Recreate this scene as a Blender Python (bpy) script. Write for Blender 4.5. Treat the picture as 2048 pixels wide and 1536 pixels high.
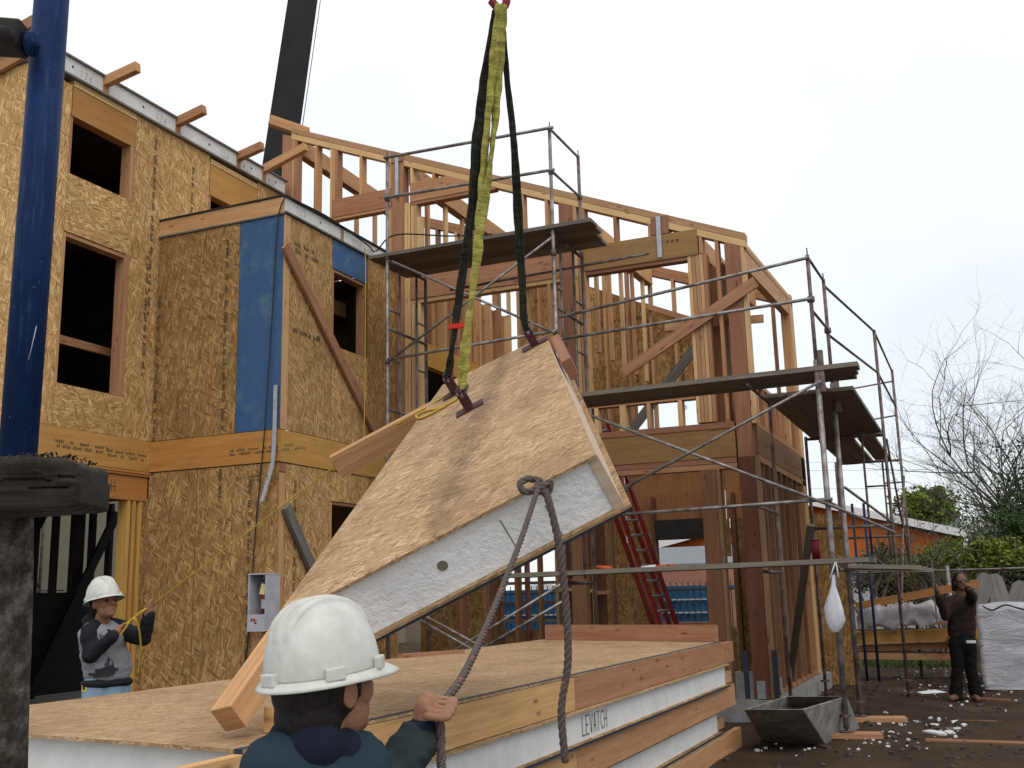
import bpy, bmesh, math, random
import numpy as np
from mathutils import Vector, Matrix, noise as mnoise
for o in list(bpy.data.objects): bpy.data.objects.remove(o)
S = bpy.context.scene
COL = S.collection
R = math.radians
rng = random.Random(7)

# ---------------------------------------------------------------- camera
FPX = 2099.84                       # focal length in pixels of a 2048 wide picture
YAW, PITCH, ROLL, CAMZ = R(-23.3885), R(11.3648), R(-1.4217), 1.58
FW = Vector((math.cos(PITCH)*math.sin(YAW), math.cos(PITCH)*math.cos(YAW), math.sin(PITCH)))
_r = Vector((math.cos(YAW), -math.sin(YAW), 0)); _u = _r.cross(FW)
RT = _r*math.cos(ROLL) + _u*math.sin(ROLL)
UP = -_r*math.sin(ROLL) + _u*math.cos(ROLL)
CAM = Vector((0, 0, CAMZ))
cd = bpy.data.cameras.new('camera'); cam = bpy.data.objects.new('camera', cd); COL.objects.link(cam)
cd.sensor_width = 36; cd.lens = 36*FPX/2048; cd.clip_start = 0.05; cd.clip_end = 2000
mw = Matrix((RT, UP, -FW)).transposed().to_4x4(); mw.translation = CAM
cam.matrix_world = mw
S.camera = cam

# ---------------------------------------------------------------- sky and light: an overcast day
SUN_EL, SUN_AZ = R(54), R(138)      # azimuth from +Y towards +X
W = bpy.data.worlds.new('World'); S.world = W; W.use_nodes = True
nt = W.node_tree; nt.nodes.clear()
def N(nt, t, **k):
    n = nt.nodes.new(t)
    for a, b in k.items():
        if a == 'i':
            for kk, vv in b.items(): n.inputs[kk].default_value = vv
        else: setattr(n, a, b)
    return n
sky = N(nt, 'ShaderNodeTexSky', sky_type='NISHITA'); sky.sun_disc = False
sky.sun_elevation = SUN_EL; sky.sun_rotation = SUN_AZ
bg1 = N(nt, 'ShaderNodeBackground'); bg1.inputs[1].default_value = 0.05
nt.links.new(sky.outputs[0], bg1.inputs[0])
tc = N(nt, 'ShaderNodeTexCoord'); sep = N(nt, 'ShaderNodeSeparateXYZ')
nt.links.new(tc.outputs['Generated'], sep.inputs[0])
# overcast layer: brighter overhead than at the horizon (the standard overcast sky), with soft cloud
cl = N(nt, 'ShaderNodeTexNoise', i={'Scale': 2.2, 'Detail': 4.0, 'Roughness': .5})
nt.links.new(tc.outputs['Generated'], cl.inputs['Vector'])
zc = N(nt, 'ShaderNodeMath', operation='MAXIMUM', i={1: 0.0}); nt.links.new(sep.outputs[2], zc.inputs[0])
m1 = N(nt, 'ShaderNodeMath', operation='MULTIPLY_ADD', i={1: .62, 2: 1.0}); nt.links.new(zc.outputs[0], m1.inputs[0])
m2 = N(nt, 'ShaderNodeMath', operation='MULTIPLY_ADD', i={1: .5, 2: .74}); nt.links.new(cl.outputs[0], m2.inputs[0])
m3 = N(nt, 'ShaderNodeMath', operation='MULTIPLY'); nt.links.new(m1.outputs[0], m3.inputs[0]); nt.links.new(m2.outputs[0], m3.inputs[1])
rp = N(nt, 'ShaderNodeValToRGB'); rp.color_ramp.elements[0].color = (.97, .985, 1, 1); rp.color_ramp.elements[1].color = (1, 1, 1, 1)
rp.color_ramp.elements[1].position = .3
nt.links.new(sep.outputs[2], rp.inputs[0])
bg2 = N(nt, 'ShaderNodeBackground'); nt.links.new(rp.outputs[0], bg2.inputs[0])
m4 = N(nt, 'ShaderNodeMath', operation='MULTIPLY', i={1: .74}); nt.links.new(m3.outputs[0], m4.inputs[0])
nt.links.new(m4.outputs[0], bg2.inputs[1])
ad = N(nt, 'ShaderNodeAddShader'); nt.links.new(bg1.outputs[0], ad.inputs[0]); nt.links.new(bg2.outputs[0], ad.inputs[1])
out = N(nt, 'ShaderNodeOutputWorld'); nt.links.new(ad.outputs[0], out.inputs[0])
sl = bpy.data.lights.new('sun', 'SUN'); sl.energy = 1.25; sl.angle = R(40); sl.color = (1, .97, .92)
so = bpy.data.objects.new('sun', sl); COL.objects.link(so)
sdir = Vector((math.cos(SUN_EL)*math.sin(SUN_AZ), math.cos(SUN_EL)*math.cos(SUN_AZ), math.sin(SUN_EL)))
so.rotation_euler = sdir.to_track_quat('Z', 'Y').to_euler()
so.location = (20, -8, 30)
S.view_settings.view_transform = 'Standard'; S.view_settings.look = 'None'
S.view_settings.exposure = 0.0; S.view_settings.gamma = 1
S.view_settings.use_curve_mapping = False

# ---------------------------------------------------------------- helpers
def at(u, v, x=None, y=None, z=None, d=None):
    """the point seen at a pixel of the photograph, on a real plane of the place"""
    r = FW + RT*((u-1024)/FPX) + UP*((768-v)/FPX)
    t = x/r.x if x is not None else y/r.y if y is not None else (z-CAMZ)/r.z if z is not None else d
    return CAM + r*t
def V3(p): return Vector(p)
def tag(o, label=None, cat=None, group=None, kind=None):
    if label: o['label'] = label
    if cat: o['category'] = cat
    if group: o['group'] = group
    if kind: o['kind'] = kind
    elif cat: o['kind'] = 'thing'
    return o
def thing(name, loc, label, cat, group=None):
    o = bpy.data.objects.new(name, None); COL.objects.link(o); o.location = loc
    o.empty_display_size = .2
    return tag(o, label, cat, group)
WLOC = {}
def root_loc(p):
    v = Vector((0, 0, 0))
    while p is not None: v += p.location; p = p.parent
    return v
def mk(name, verts, faces, mat, par=None, uvs=None, smooth=False):
    me = bpy.data.meshes.new(name)
    me.from_pydata([tuple(v) for v in verts], [], faces)
    if uvs is not None:
        ul = me.uv_layers.new(name='UVMap')
        flat = [c for f in uvs for uv in f for c in uv]
        ul.data.foreach_set('uv', flat)
    o = bpy.data.objects.new(name, me); COL.objects.link(o)
    if mat is not None:
        for m in (mat if isinstance(mat, list) else [mat]): me.materials.append(m)
    if smooth:
        for p in me.polygons: p.use_smooth = True
    if par is not None:
        o.parent = par; o.location = -root_loc(par)
    return o
class Geo:
    """collects boxes, prisms and tubes (with UVs in metres, U along the grain) into one mesh"""
    def __init__(s): s.v = []; s.f = []; s.u = []
    def face(s, idx, uv): s.f.append(tuple(idx)); s.u.append(uv)
    def obox(s, c, ax, h, g=None):
        c = V3(c); ax = [V3(a) for a in ax]
        if g is None: g = max(range(3), key=lambda i: h[i])
        o1, o2 = rng.uniform(0, 40), rng.uniform(0, 40)
        b = len(s.v)
        sg = [(-1,-1,-1),(1,-1,-1),(1,1,-1),(-1,1,-1),(-1,-1,1),(1,-1,1),(1,1,1),(-1,1,1)]
        for q in sg: s.v.append(c + ax[0]*h[0]*q[0] + ax[1]*h[1]*q[1] + ax[2]*h[2]*q[2])
        for fc, n in (((0,3,2,1),2),((4,5,6,7),2),((0,1,5,4),1),((2,3,7,6),1),((1,2,6,5),0),((3,0,4,7),0)):
            oth = [i for i in range(3) if i != n]
            if g in oth: a, c2 = g, [i for i in oth if i != g][0]
            else: a, c2 = oth
            s.face([b+k for k in fc], [(sg[k][a]*h[a]+o1+n*1.7, sg[k][c2]*h[c2]+o2+n*2.3) for k in fc])
        return s
    def box(s, p0, p1, g=None):
        p0, p1 = V3(p0), V3(p1)
        return s.obox((p0+p1)/2, ((1,0,0),(0,1,0),(0,0,1)), [abs(p1[i]-p0[i])/2 for i in range(3)], g)
    def bar(s, a, b, w, h, up=(0,0,1)):
        a, b = V3(a), V3(b); d = (b-a); L = d.length; d.normalize()
        up = V3(up); sd = d.cross(up)
        if sd.length < 1e-4: sd = d.cross(V3((1,0,0)))
        sd.normalize(); u2 = sd.cross(d)
        return s.obox((a+b)/2, (d, sd, u2), (L/2, w/2, h/2), 0)
    def prism(s, pts, t, gd=(0,0,1)):
        pts = [V3(p) for p in pts]; t = V3(t); n = len(pts); b = len(s.v)
        gd = V3(gd).normalized(); nn = t.normalized(); cd_ = nn.cross(gd)
        if cd_.length < 1e-3: gd = V3((1,0,0)); cd_ = nn.cross(gd)
        o1, o2 = rng.uniform(0, 40), rng.uniform(0, 40)
        s.v += pts + [p+t for p in pts]
        uv = lambda p: (p.dot(gd)+o1, p.dot(cd_)+o2)
        nrm = sum(((pts[i]-pts[0]).cross(pts[(i+1) % n]-pts[0]) for i in range(1, n-1)), Vector())
        fl = nrm.dot(t) < 0
        a = list(range(n)); top = [b+i for i in (a[::-1] if not fl else a)]; bot = [b+n+i for i in (a if not fl else a[::-1])]
        s.face(top, [uv(s.v[i]) for i in top]); s.face(bot, [uv(s.v[i]) for i in bot])
        for i in range(n):
            j = (i+1) % n; q = [b+i, b+j, b+n+j, b+n+i]
            if fl: q = q[::-1]
            e = pts[j]-pts[i]; L = 0
            d1 = {b+i: 0, b+j: e.length, b+n+j: e.length, b+n+i: 0}; d2 = {b+i: 0, b+j: 0, b+n+j: t.length, b+n+i: t.length}
            s.face(q, [(d1[k]+o1, d2[k]+o2) for k in q])
        return s
    def tube(s, pts, r, n=8, cap=True):
        pts = [V3(p) for p in pts]; m = len(pts)
        rr = r if isinstance(r, (list, tuple)) else [r]*m
        b = len(s.v); L = 0; prev = None; Ls = []
        for i, p in enumerate(pts):
            t = (pts[min(i+1, m-1)]-pts[max(i-1, 0)]).normalized()
            if prev is None:
                a = t.cross(V3((0,0,1)));  a = t.cross(V3((1,0,0))) if a.length < .05 else a
            else: a = prev - t*prev.dot(t)
            a.normalize(); prev = a; c = t.cross(a)
            if i: L += (p-pts[i-1]).length
            Ls.append(L)
            for k in range(n):
                an = 2*math.pi*k/n
                s.v.append(p + (a*math.cos(an)+c*math.sin(an))*rr[i])
        per = 2*math.pi*max(rr)
        for i in range(m-1):
            for k in range(n):
                k2 = (k+1) % n
                s.face([b+i*n+k, b+i*n+k2, b+(i+1)*n+k2, b+(i+1)*n+k], [(Ls[i], per*k/n), (Ls[i], per*(k+1)/n), (Ls[i+1], per*(k+1)/n), (Ls[i+1], per*k/n)])
        if cap:
            s.face([b+k for k in range(n)][::-1], [(0, 0)]*n); s.face([b+(m-1)*n+k for k in range(n)], [(0, 0)]*n)
        return s
    def build(s, name, mat, par=None, smooth=False):
        return mk(name, s.v, s.f, mat, par, s.u, smooth)
def box(name, p0, p1, mat, par=None, g=None): return Geo().box(p0, p1, g).build(name, mat, par)
def bar(name, a, b, w, h, mat, par=None, up=(0,0,1)): return Geo().bar(a, b, w, h, up).build(name, mat, par)
def prism(name, pts, t, mat, par=None, gd=(0,0,1)): return Geo().prism(pts, t, gd).build(name, mat, par)
def tube(name, pts, r, mat, par=None, n=8): return Geo().tube(pts, r, n).build(name, mat, par, True)
def bevel(o, w, seg=2):
    m = o.modifiers.new('bevel', 'BEVEL'); m.width = w; m.segments = seg; m.limit_method = 'ANGLE'; return o
def curve(pts, n=8):
    """Catmull-Rom through the points"""
    pts = [V3(p) for p in pts]; out = []
    for i in range(len(pts)-1):
        p0, p1, p2, p3 = pts[max(i-1, 0)], pts[i], pts[i+1], pts[min(i+2, len(pts)-1)]
        for k in range(n):
            t = k/n
            out.append(.5*((2*p1)+(p2-p0)*t+(2*p0-5*p1+4*p2-p3)*t*t+(3*p1-p0-3*p2+p3)*t**3))
    out.append(pts[-1]); return out

# ---------------------------------------------------------------- materials
def newmat(name):
    m = bpy.data.materials.new(name); m.use_nodes = True; t = m.node_tree
    return m, t, t.nodes['Principled BSDF']
def lk(t, a, b): t.links.new(a, b)
def uvcoord(t, sc=(1,1,1), rot=0, jitter=True):
    tc = N(t, 'ShaderNodeTexCoord'); mp = N(t, 'ShaderNodeMapping'); mp.inputs['Scale'].default_value = sc; mp.inputs['Rotation'].default_value = (0,0,rot)
    if jitter:
        oi = N(t, 'ShaderNodeObjectInfo'); ml = N(t, 'ShaderNodeVectorMath', operation='SCALE'); ml.inputs[0].default_value = (37, 23, 11)
        lk(t, oi.outputs['Random'], ml.inputs['Scale']); a = N(t, 'ShaderNodeVectorMath', operation='ADD')
        lk(t, tc.outputs['UV'], a.inputs[0]); lk(t, ml.outputs[0], a.inputs[1])
        lk(t, a.outputs[0], mp.inputs[0])
    else: lk(t, tc.outputs['UV'], mp.inputs[0])
    return mp.outputs[0]
def ramp(t, fac, stops, interp='LINEAR'):
    r = N(t, 'ShaderNodeValToRGB'); cr = r.color_ramp; cr.interpolation = interp
    while len(cr.elements) < len(stops): cr.elements.new(.5)
    for e, (p, c) in zip(cr.elements, stops): e.position = p; e.color = (*c, 1) if len(c) == 3 else c
    lk(t, fac, r.inputs[0]); return r.outputs[0]
def mixc(t, fac, a, b, mode='MIX'):
    m = N(t, 'ShaderNodeMix', data_type='RGBA', blend_type=mode)
    for s, i in ((fac, 0), (a, 6), (b, 7)):
        if hasattr(s, 'links'): lk(t, s, m.inputs[i])
        else: m.inputs[i].default_value = s if i == 0 else ((*s, 1) if len(s) == 3 else s)
    return m.outputs[2]
def math2(t, op, a, b=None, c=None):
    m = N(t, 'ShaderNodeMath', operation=op)
    for i, s in enumerate((a, b, c)):
        if s is None: continue
        if hasattr(s, 'links'): lk(t, s, m.inputs[i])
        else: m.inputs[i].default_value = s
    return m.outputs[0]
def noise(t, vec, scale, detail=3, rough=.55, dist=0):
    n = N(t, 'ShaderNodeTexNoise', i={'Scale': scale, 'Detail': detail, 'Roughness': rough, 'Distortion': dist})
    if vec is not None: lk(t, vec, n.inputs['Vector'])
    return n.outputs[0]
def bump(t, b, h, s=.3, d=.01):
    n = N(t, 'ShaderNodeBump', i={'Strength': s, 'Distance': d}); lk(t, h, n.inputs['Height']); lk(t, n.outputs[0], b.inputs['Normal'])
def osb(name, dark, mid, light, tint=None, stain=.25, fs=1.0):
    m, t, b = newmat(name)
    base = uvcoord(t)
    wob = N(t, 'ShaderNodeTexNoise', i={'Scale': 5.0, 'Detail': 2.0}); lk(t, base, wob.inputs['Vector'])
    dv = N(t, 'ShaderNodeVectorMath', operation='MULTIPLY_ADD'); dv.inputs[1].default_value = (.014,.014,0)
    lk(t, wob.outputs[1], dv.inputs[0]); lk(t, base, dv.inputs[2])
    vals, dist = [], []
    for ang, su, sv in ((.06, 10, 66), (-.75, 11, 58), (.30, 10, 54), (-.22, 9, 60), (1.05, 11, 54)):
        mp = N(t, 'ShaderNodeMapping'); mp.inputs['Rotation'].default_value = (0,0,ang); mp.inputs['Location'].default_value = (ang*9, 3*ang, 0)
        mp2 = N(t, 'ShaderNodeMapping'); mp2.inputs['Scale'].default_value = (su*fs, sv*fs, 1)
        lk(t, dv.outputs[0], mp.inputs[0]); lk(t, mp.outputs[0], mp2.inputs[0])
        vo = N(t, 'ShaderNodeTexVoronoi', voronoi_dimensions='2D', i={'Scale': 1.0, 'Randomness': 1.0}); lk(t, mp2.outputs[0], vo.inputs['Vector'])
        s = N(t, 'ShaderNodeSeparateColor'); lk(t, vo.outputs['Color'], s.inputs[0])
        vals.append((s.outputs[0], s.outputs[1])); dist.append(vo.outputs['Distance'])
    # one flake lies over another: each layer covers the one below where its random says so
    v = vals[0][0]
    for k, th in ((1, .62), (2, .55), (3, .60), (4, .78)):
        gt = math2(t, 'GREATER_THAN', vals[k][1], th)
        mx = N(t, 'ShaderNodeMix', data_type='FLOAT'); lk(t, gt, mx.inputs[0]); lk(t, v, mx.inputs[2]); lk(t, vals[k][0], mx.inputs[3]); v = mx.outputs[0]
    fm = N(t, 'ShaderNodeMapping'); fm.inputs['Scale'].default_value = (14, 160, 1); lk(t, base, fm.inputs[0])
    fine = noise(t, fm.outputs[0], 1, 3, .6)
    v2 = math2(t, 'MULTIPLY_ADD', fine, .34, math2(t, 'MULTIPLY', v, .80))
    md = tuple((a_+b_)/2 for a_, b_ in zip(dark, mid)); c = ramp(t, v2, [(.13, dark), (.24, md), (.36, mid), (.70, tuple(.72*a_+.28*b_ for a_, b_ in zip(mid, light))), (.86, light), (1, tuple(min(1, x*1.2) for x in light))])
    big = noise(t, base, 2.2, 5, .65)
    c = mixc(t, math2(t, 'MULTIPLY', ramp(t, big, [(.42, (0,0,0)), (.75, (1,1,1))]), stain), c, (dark[0]*.8, dark[1]*.8, dark[2]*.8))
    if tint:   # coat of paint rolled over the flakes
        c = mixc(t, .88, c, tint); c = mixc(t, math2(t, 'MULTIPLY', v, .35), c, (tint[0]*.35, tint[1]*.45, tint[2]*.5))
        c = mixc(t, math2(t, 'MULTIPLY', ramp(t, noise(t, base, 3.5, 5, .7), [(.5, (0,0,0)), (.68, (1,1,1))]), .55), c, (.12, .2, .22))
    oi = N(t, 'ShaderNodeObjectInfo'); hv = N(t, 'ShaderNodeHueSaturation')
    lk(t, math2(t, 'MULTIPLY_ADD', oi.outputs['Random'], .28, .84), hv.inputs['Value']); lk(t, c, hv.inputs['Color'])
    lk(t, hv.outputs[0], b.inputs['Base Color']); b.inputs['Roughness'].default_value = .72
    bump(t, b, v2, .35, .004)
    return m
def lumber(name, c1, c2, knots=.7, grey=0.0, rough=.7, dirt=.15):
    m, t, b = newmat(name)
    g = uvcoord(t, (1.2, 22, 1)); base = uvcoord(t)
    n1 = noise(t, g, 1.0, 4, .6, .8)
    g2 = uvcoord(t, (3, 120, 1)); n2 = noise(t, g2, 1.0, 2, .5)
    w = math2(t, 'ADD', math2(t, 'MULTIPLY', n1, .7), math2(t, 'MULTIPLY', n2, .35))
    c = ramp(t, w, [(.3, c2), (.5, tuple((a+e)/2 for a, e in zip(c1, c2))), (.68, c1)])
    kv = uvcoord(t, (2.2, 7, 1)); vo = N(t, 'ShaderNodeTexVoronoi', voronoi_dimensions='2D', i={'Scale': 1.0}); lk(t, kv, vo.inputs['Vector'])
    k = ramp(t, vo.outputs['Distance'], [(.03, (1,1,1)), (.12, (0,0,0))])
    kn = noise(t, kv, .7, 1); k = math2(t, 'MULTIPLY', k, ramp(t, kn, [(.5, (0,0,0)), (.56, (1,1,1))]))
    c = mixc(t, math2(t, 'MULTIPLY', k, knots), c, (c2[0]*.3, c2[1]*.22, c2[2]*.2))
    d = ramp(t, noise(t, base, 2.3, 5, .65), [(.5, (0,0,0)), (.8, (1,1,1))])
    c = mixc(t, math2(t, 'MULTIPLY', d, dirt), c, (.10, .08, .06))
    oi = N(t, 'ShaderNodeObjectInfo'); hs = N(t, 'ShaderNodeHueSaturation')
    lk(t, math2(t, 'MULTIPLY_ADD', oi.outputs['Random'], .5, .70), hs.inputs['Value'])
    lk(t, math2(t, 'MULTIPLY_ADD', oi.outputs['Random'], .026, .486), hs.inputs['Hue']); lk(t, c, hs.inputs['Color'])
    hs.inputs['Saturation'].default_value = 1-grey
    lk(t, hs.outputs[0], b.inputs['Base Color']); b.inputs['Roughness'].default_value = rough
    bump(t, b, w, .25, .003)
    return m
def plain(name, c, rough=.6, var=.25, sc=6, metal=0, c2=None, bmp=.15, obj=True, detail=5, spec=None):
    m, t, b = newmat(name)
    tc = N(t, 'ShaderNodeTexCoord'); n = noise(t, tc.outputs['Object' if obj else 'UV'], sc, detail, .6)
    c2 = c2 or tuple(x*(1-var) for x in c)
    lk(t, ramp(t, n, [(.35, c2), (.65, c)]), b.inputs['Base Color'])
    b.inputs['Roughness'].default_value = rough; b.inputs['Metallic'].default_value = metal
    if spec is not None: b.inputs['Specular IOR Level'].default_value = spec
    if bmp: bump(t, b, n, bmp, .004)
    return m
MAT = {}
MAT['osb'] = osb('osb_sheathing', (.21,.105,.034), (.385,.22,.080), (.57,.385,.18), fs=1.05, stain=.4)
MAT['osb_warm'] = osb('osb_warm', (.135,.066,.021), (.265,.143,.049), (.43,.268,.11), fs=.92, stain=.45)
MAT['osb_pale'] = osb('osb_pale', (.20,.115,.055), (.335,.212,.112), (.43,.30,.17), stain=.6, fs=1.6)
MAT['osb_blue'] = osb('osb_blue_painted', (.2,.12,.05), (.36,.22,.1), (.5,.34,.16), tint=(.012,.10,.255))
MAT['fir'] = lumber('fir_lumber', (.51,.29,.142), (.35,.17,.07))
MAT['fir_red'] = lumber('fir_red', (.42,.225,.122), (.265,.12,.06))
MAT['fir_pale'] = lumber('fir_pale', (.58,.38,.195), (.43,.245,.105))
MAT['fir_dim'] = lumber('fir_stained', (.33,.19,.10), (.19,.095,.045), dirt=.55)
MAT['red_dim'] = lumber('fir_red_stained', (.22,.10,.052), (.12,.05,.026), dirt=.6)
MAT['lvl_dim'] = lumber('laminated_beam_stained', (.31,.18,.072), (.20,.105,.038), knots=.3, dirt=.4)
MAT['pale_block'] = lumber('pale_block', (.68,.56,.42), (.52,.40,.27), knots=.2)
MAT['lvl'] = lumber('laminated_beam', (.46,.25,.078), (.34,.165,.046), knots=.2)
MAT['lvl_red'] = lumber('laminated_header', (.40,.175,.052), (.28,.105,.03), knots=.2)
MAT['glulam'] = lumber('glulam', (.60,.33,.08), (.45,.22,.045), knots=.15)
MAT['plank'] = lumber('scaffold_board', (.20,.165,.12), (.10,.08,.06), knots=.5, grey=.25, dirt=.5)
MAT['oldwood'] = lumber('weathered_wood', (.20,.17,.14), (.08,.065,.05), knots=.5, grey=.4, dirt=.5)
MAT['plywood'] = lumber('plywood', (.44,.22,.09), (.32,.145,.055), knots=.9)
MAT['dark'] = plain('dark_and_shade', (.035,.033,.032), .8)  # black parts; also stands in for shade on the doorway studs and braces
MAT['membrane'] = plain('blue_black_membrane', (.03,.04,.06), .6)
MAT['strap'] = plain('galvanised_strap', (.42,.44,.47), .45, metal=.7, sc=20)
MAT['steel'] = plain('galvanised_tube', (.30,.29,.28), .5, metal=.55, sc=9, c2=(.13,.10,.085))
MAT['rusty'] = plain('rusty_tube', (.20,.165,.15), .7, metal=.3, sc=8, c2=(.085,.05,.045))
MAT['pencil'] = plain('faint_marker', (.34,.33,.32), .8, bmp=0)
MAT['inner_shade'] = plain('shade_toned_lining', (.15,.105,.07), .9, .5, 3)  # interior tone darkened: the shade behind the windows is in the colour
MAT['print'] = plain('black_print', (.095,.068,.044), .8, bmp=0)
def foam_mat():
    m, t, b = newmat('white_foam'); tc = N(t, 'ShaderNodeTexCoord')
    n = noise(t, tc.outputs['Object'], 26, 6, .7); n2 = noise(t, tc.outputs['Object'], 3, 4, .6)
    c = ramp(t, n2, [(.3, (.80,.80,.80)), (.6, (.93,.93,.93))]); c = mixc(t, math2(t, 'MULTIPLY', ramp(t, n, [(.3, (1,1,1)), (.5, (0,0,0))]), .22), c, (.62,.60,.56))
    lk(t, c, b.inputs['Base Color']); b.inputs['Roughness'].default_value = .85; bump(t, b, n, 1.0, .02); return m
MAT['foam'] = foam_mat()
MAT['foam_smooth'] = plain('foam_smooth', (.62,.62,.60), .85, .12, 8)

# planes of the building, metres
XW, YB, XR, YF, XE, YR = -9.20, 9.99, -7.28, 12.75, -2.33, 16.9
ZS = .33          # top of the concrete slab
Z1, Z2 = 3.16, 3.54   # floor beam
# ---------------------------------------------------------------- ground
def gz(x, y):
    t = min(1, max(0, (y-5)/5)); t = t*t*(3-2*t)
    n = mnoise.noise((x*.55, y*.55, 0))*.045 + mnoise.noise((x*2.1, y*2.1, 5))*.024
    return .10*t + n if y > 2.7 else -.03+.03*max(0, (y-2)/.7)
def ground_mat():
    m, t, b = newmat('bare_dirt'); tc = N(t, 'ShaderNodeTexCoord'); P = tc.outputs['Object']
    n = noise(t, P, 1.1, 8, .65); f = noise(t, P, 9, 7, .75); st = noise(t, P, 60, 3, .6)
    c = ramp(t, n, [(.3, (.038,.024,.014)), (.5, (.082,.053,.032)), (.72, (.145,.100,.066))])
    c = mixc(t, math2(t, 'MULTIPLY', f, .5), c, (.048,.031,.019))
    c = mixc(t, math2(t, 'MULTIPLY', ramp(t, st, [(.62, (0,0,0)), (.7, (1,1,1))]), .5), c, (.15,.12,.09))
    g = ramp(t, noise(t, P, .35, 4, .6), [(.55, (0,0,0)), (.7, (1,1,1))]); c = mixc(t, math2(t, 'MULTIPLY', g, .35), c, (.05,.055,.022))
    lk(t, c, b.inputs['Base Color']); b.inputs['Roughness'].default_value = .95
    bump(t, b, math2(t, 'ADD', f, math2(t, 'MULTIPLY', st, .25)), 1, .12); return m
def axis(lo, hi, step, far):
    a = list(np.arange(lo, hi+.001, step)); k = step; v = hi
    while v < far: k *= 1.35; v += k; a.append(v)
    k = step; v = lo
    while v > -far: k *= 1.35; v -= k; a.insert(0, v)
    return a
gx, gy = axis(-12, 8, .22, 700), axis(-1, 24, .22, 700)
gv = [(x, y, gz(x, y)) for y in gy for x in gx]; nx = len(gx)
gf = [(j*nx+i, j*nx+i+1, (j+1)*nx+i+1, (j+1)*nx+i) for j in range(len(gy)-1) for i in range(nx-1)]
tag(mk('ground', gv, gf, ground_mat(), smooth=True), kind='structure')
pv = mk('added_bounce_slab', [(-40,-25,0),(40,-25,0),(40,2.3,0),(-40,2.3,0),(-40,-25,-.12),(40,-25,-.12),(40,2.3,-.12),(-40,2.3,-.12)], [(0,1,2,3),(3,2,6,7),(1,5,6,2),(0,3,7,4)], plain('bounce_slab_pale', (.42,.41,.385), .9, .2, 2)); tag(pv, kind='structure')  # unseen pale slab, added to bounce light up onto the foam edge
MAT['concrete'] = plain('concrete', (.30,.29,.27), .85, .35, 5)

# ---------------------------------------------------------------- print and handwriting on boards
def stamp(par, o, du, dv, n, h=.035, seed=0, lines=1, ink='print', off=.0025, name='print_mark'):
    """a run of illegible factory print: short black bars in rows"""
    r = random.Random(seed); o, du, dv = V3(o), V3(du).normalized(), V3(dv).normalized(); nn = du.cross(dv)*off
    vs, fs = [], []
    for ln in range(lines):
        x = r.uniform(0, .05)
        for k in range(n):
            for c in range(r.randint(2, 6)):
                for q in range(2):
                    w = r.uniform(.004, .010); hh = h*r.uniform(.55, 1); x0 = x; y0 = -ln*h*1.5
                    p = o+du*x0+dv*y0+nn; b = len(vs)
                    vs += [p, p+du*w, p+du*w+dv*hh, p+dv*hh]; fs.append((b, b+1, b+2, b+3)); x += w+.003
                p = o+du*(x-.022)+dv*(y0+h*r.choice((0, .45, .85)))+nn; b = len(vs)
                vs += [p, p+du*.02, p+du*.02+dv*h*.16, p+dv*h*.16]; fs.append((b, b+1, b+2, b+3)); x += .007
            x += r.uniform(.02, .09)
    return tag(mk(name, vs, fs, MAT[ink], par), kind='stuff')
GLY = {'L': [[(0,1),(0,0),(.6,0)]], 'E': [[(.6,1),(0,1),(0,0),(.6,0)],[(0,.5),(.5,.5)]], 'V': [[(0,1),(.3,0),(.6,1)]], 'A': [[(0,0),(.3,1),(.6,0)],[(.1,.35),(.5,.35)]],
 'I': [[(.3,1),(.3,0)]], 'T': [[(.3,1),(.3,0)],[(0,1),(.6,1)]], 'C': [[(.6,.9),(.3,1),(.05,.7),(.05,.3),(.3,0),(.6,.1)]], 'H': [[(0,1),(0,0)],[(.6,1),(.6,0)],[(0,.5),(.6,.5)]],
 '1': [[(.15,.8),(.3,1),(.3,0)]], '2': [[(0,.8),(.3,1),(.6,.75),(0,0),(.6,0)]], '3': [[(0,.95),(.5,.85),(.2,.55),(.55,.25),(0,.03)]], '5': [[(.6,1),(.1,1),(.05,.55),(.55,.4),(.4,.02),(0,.05)]],
 '7': [[(0,1),(.6,1),(.2,0)]], 'd': [[(.5,1),(.5,0),(.1,.05),(.1,.45),(.5,.5)]], 'R': [[(0,0),(0,1),(.5,.85),(.45,.55),(0,.5),(.6,0)]], 'B': [[(0,0),(0,1),(.45,.8),(0,.52),(.5,.25),(0,0)]], 'o': [[(.1,.3),(.3,.55),(.5,.3),(.3,.05),(.1,.3)]], 'a': [[(.5,.5),(.1,.4),(.1,.05),(.5,.1),(.5,.5),(.55,0)]]}
def script(par, text, o, du, dv, h, w=.008, adv=.8, name='lettering', ink='print', off=.003):
    o, du, dv = V3(o), V3(du).normalized(), V3(dv).normalized(); nn = du.cross(dv)*off; vs, fs = [], []; x = 0
    for ch in text:
        for ln in GLY.get(ch, []):
            pts = [o+du*(x+a*h*.75)+dv*(c*h)+nn for a, c in ln]
            for a, b_ in zip(pts, pts[1:]):
                e = (b_-a).normalized(); s = e.cross(nn).normalized()*w/2; b = len(vs)
                vs += [a-s-e*w*.3, b_-s+e*w*.3, b_+s+e*w*.3, a+s-e*w*.3]; fs.append((b, b+1, b+2, b+3))
        x += h*adv
    return tag(mk(name, vs, fs, MAT[ink], par), kind='stuff')

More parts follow.
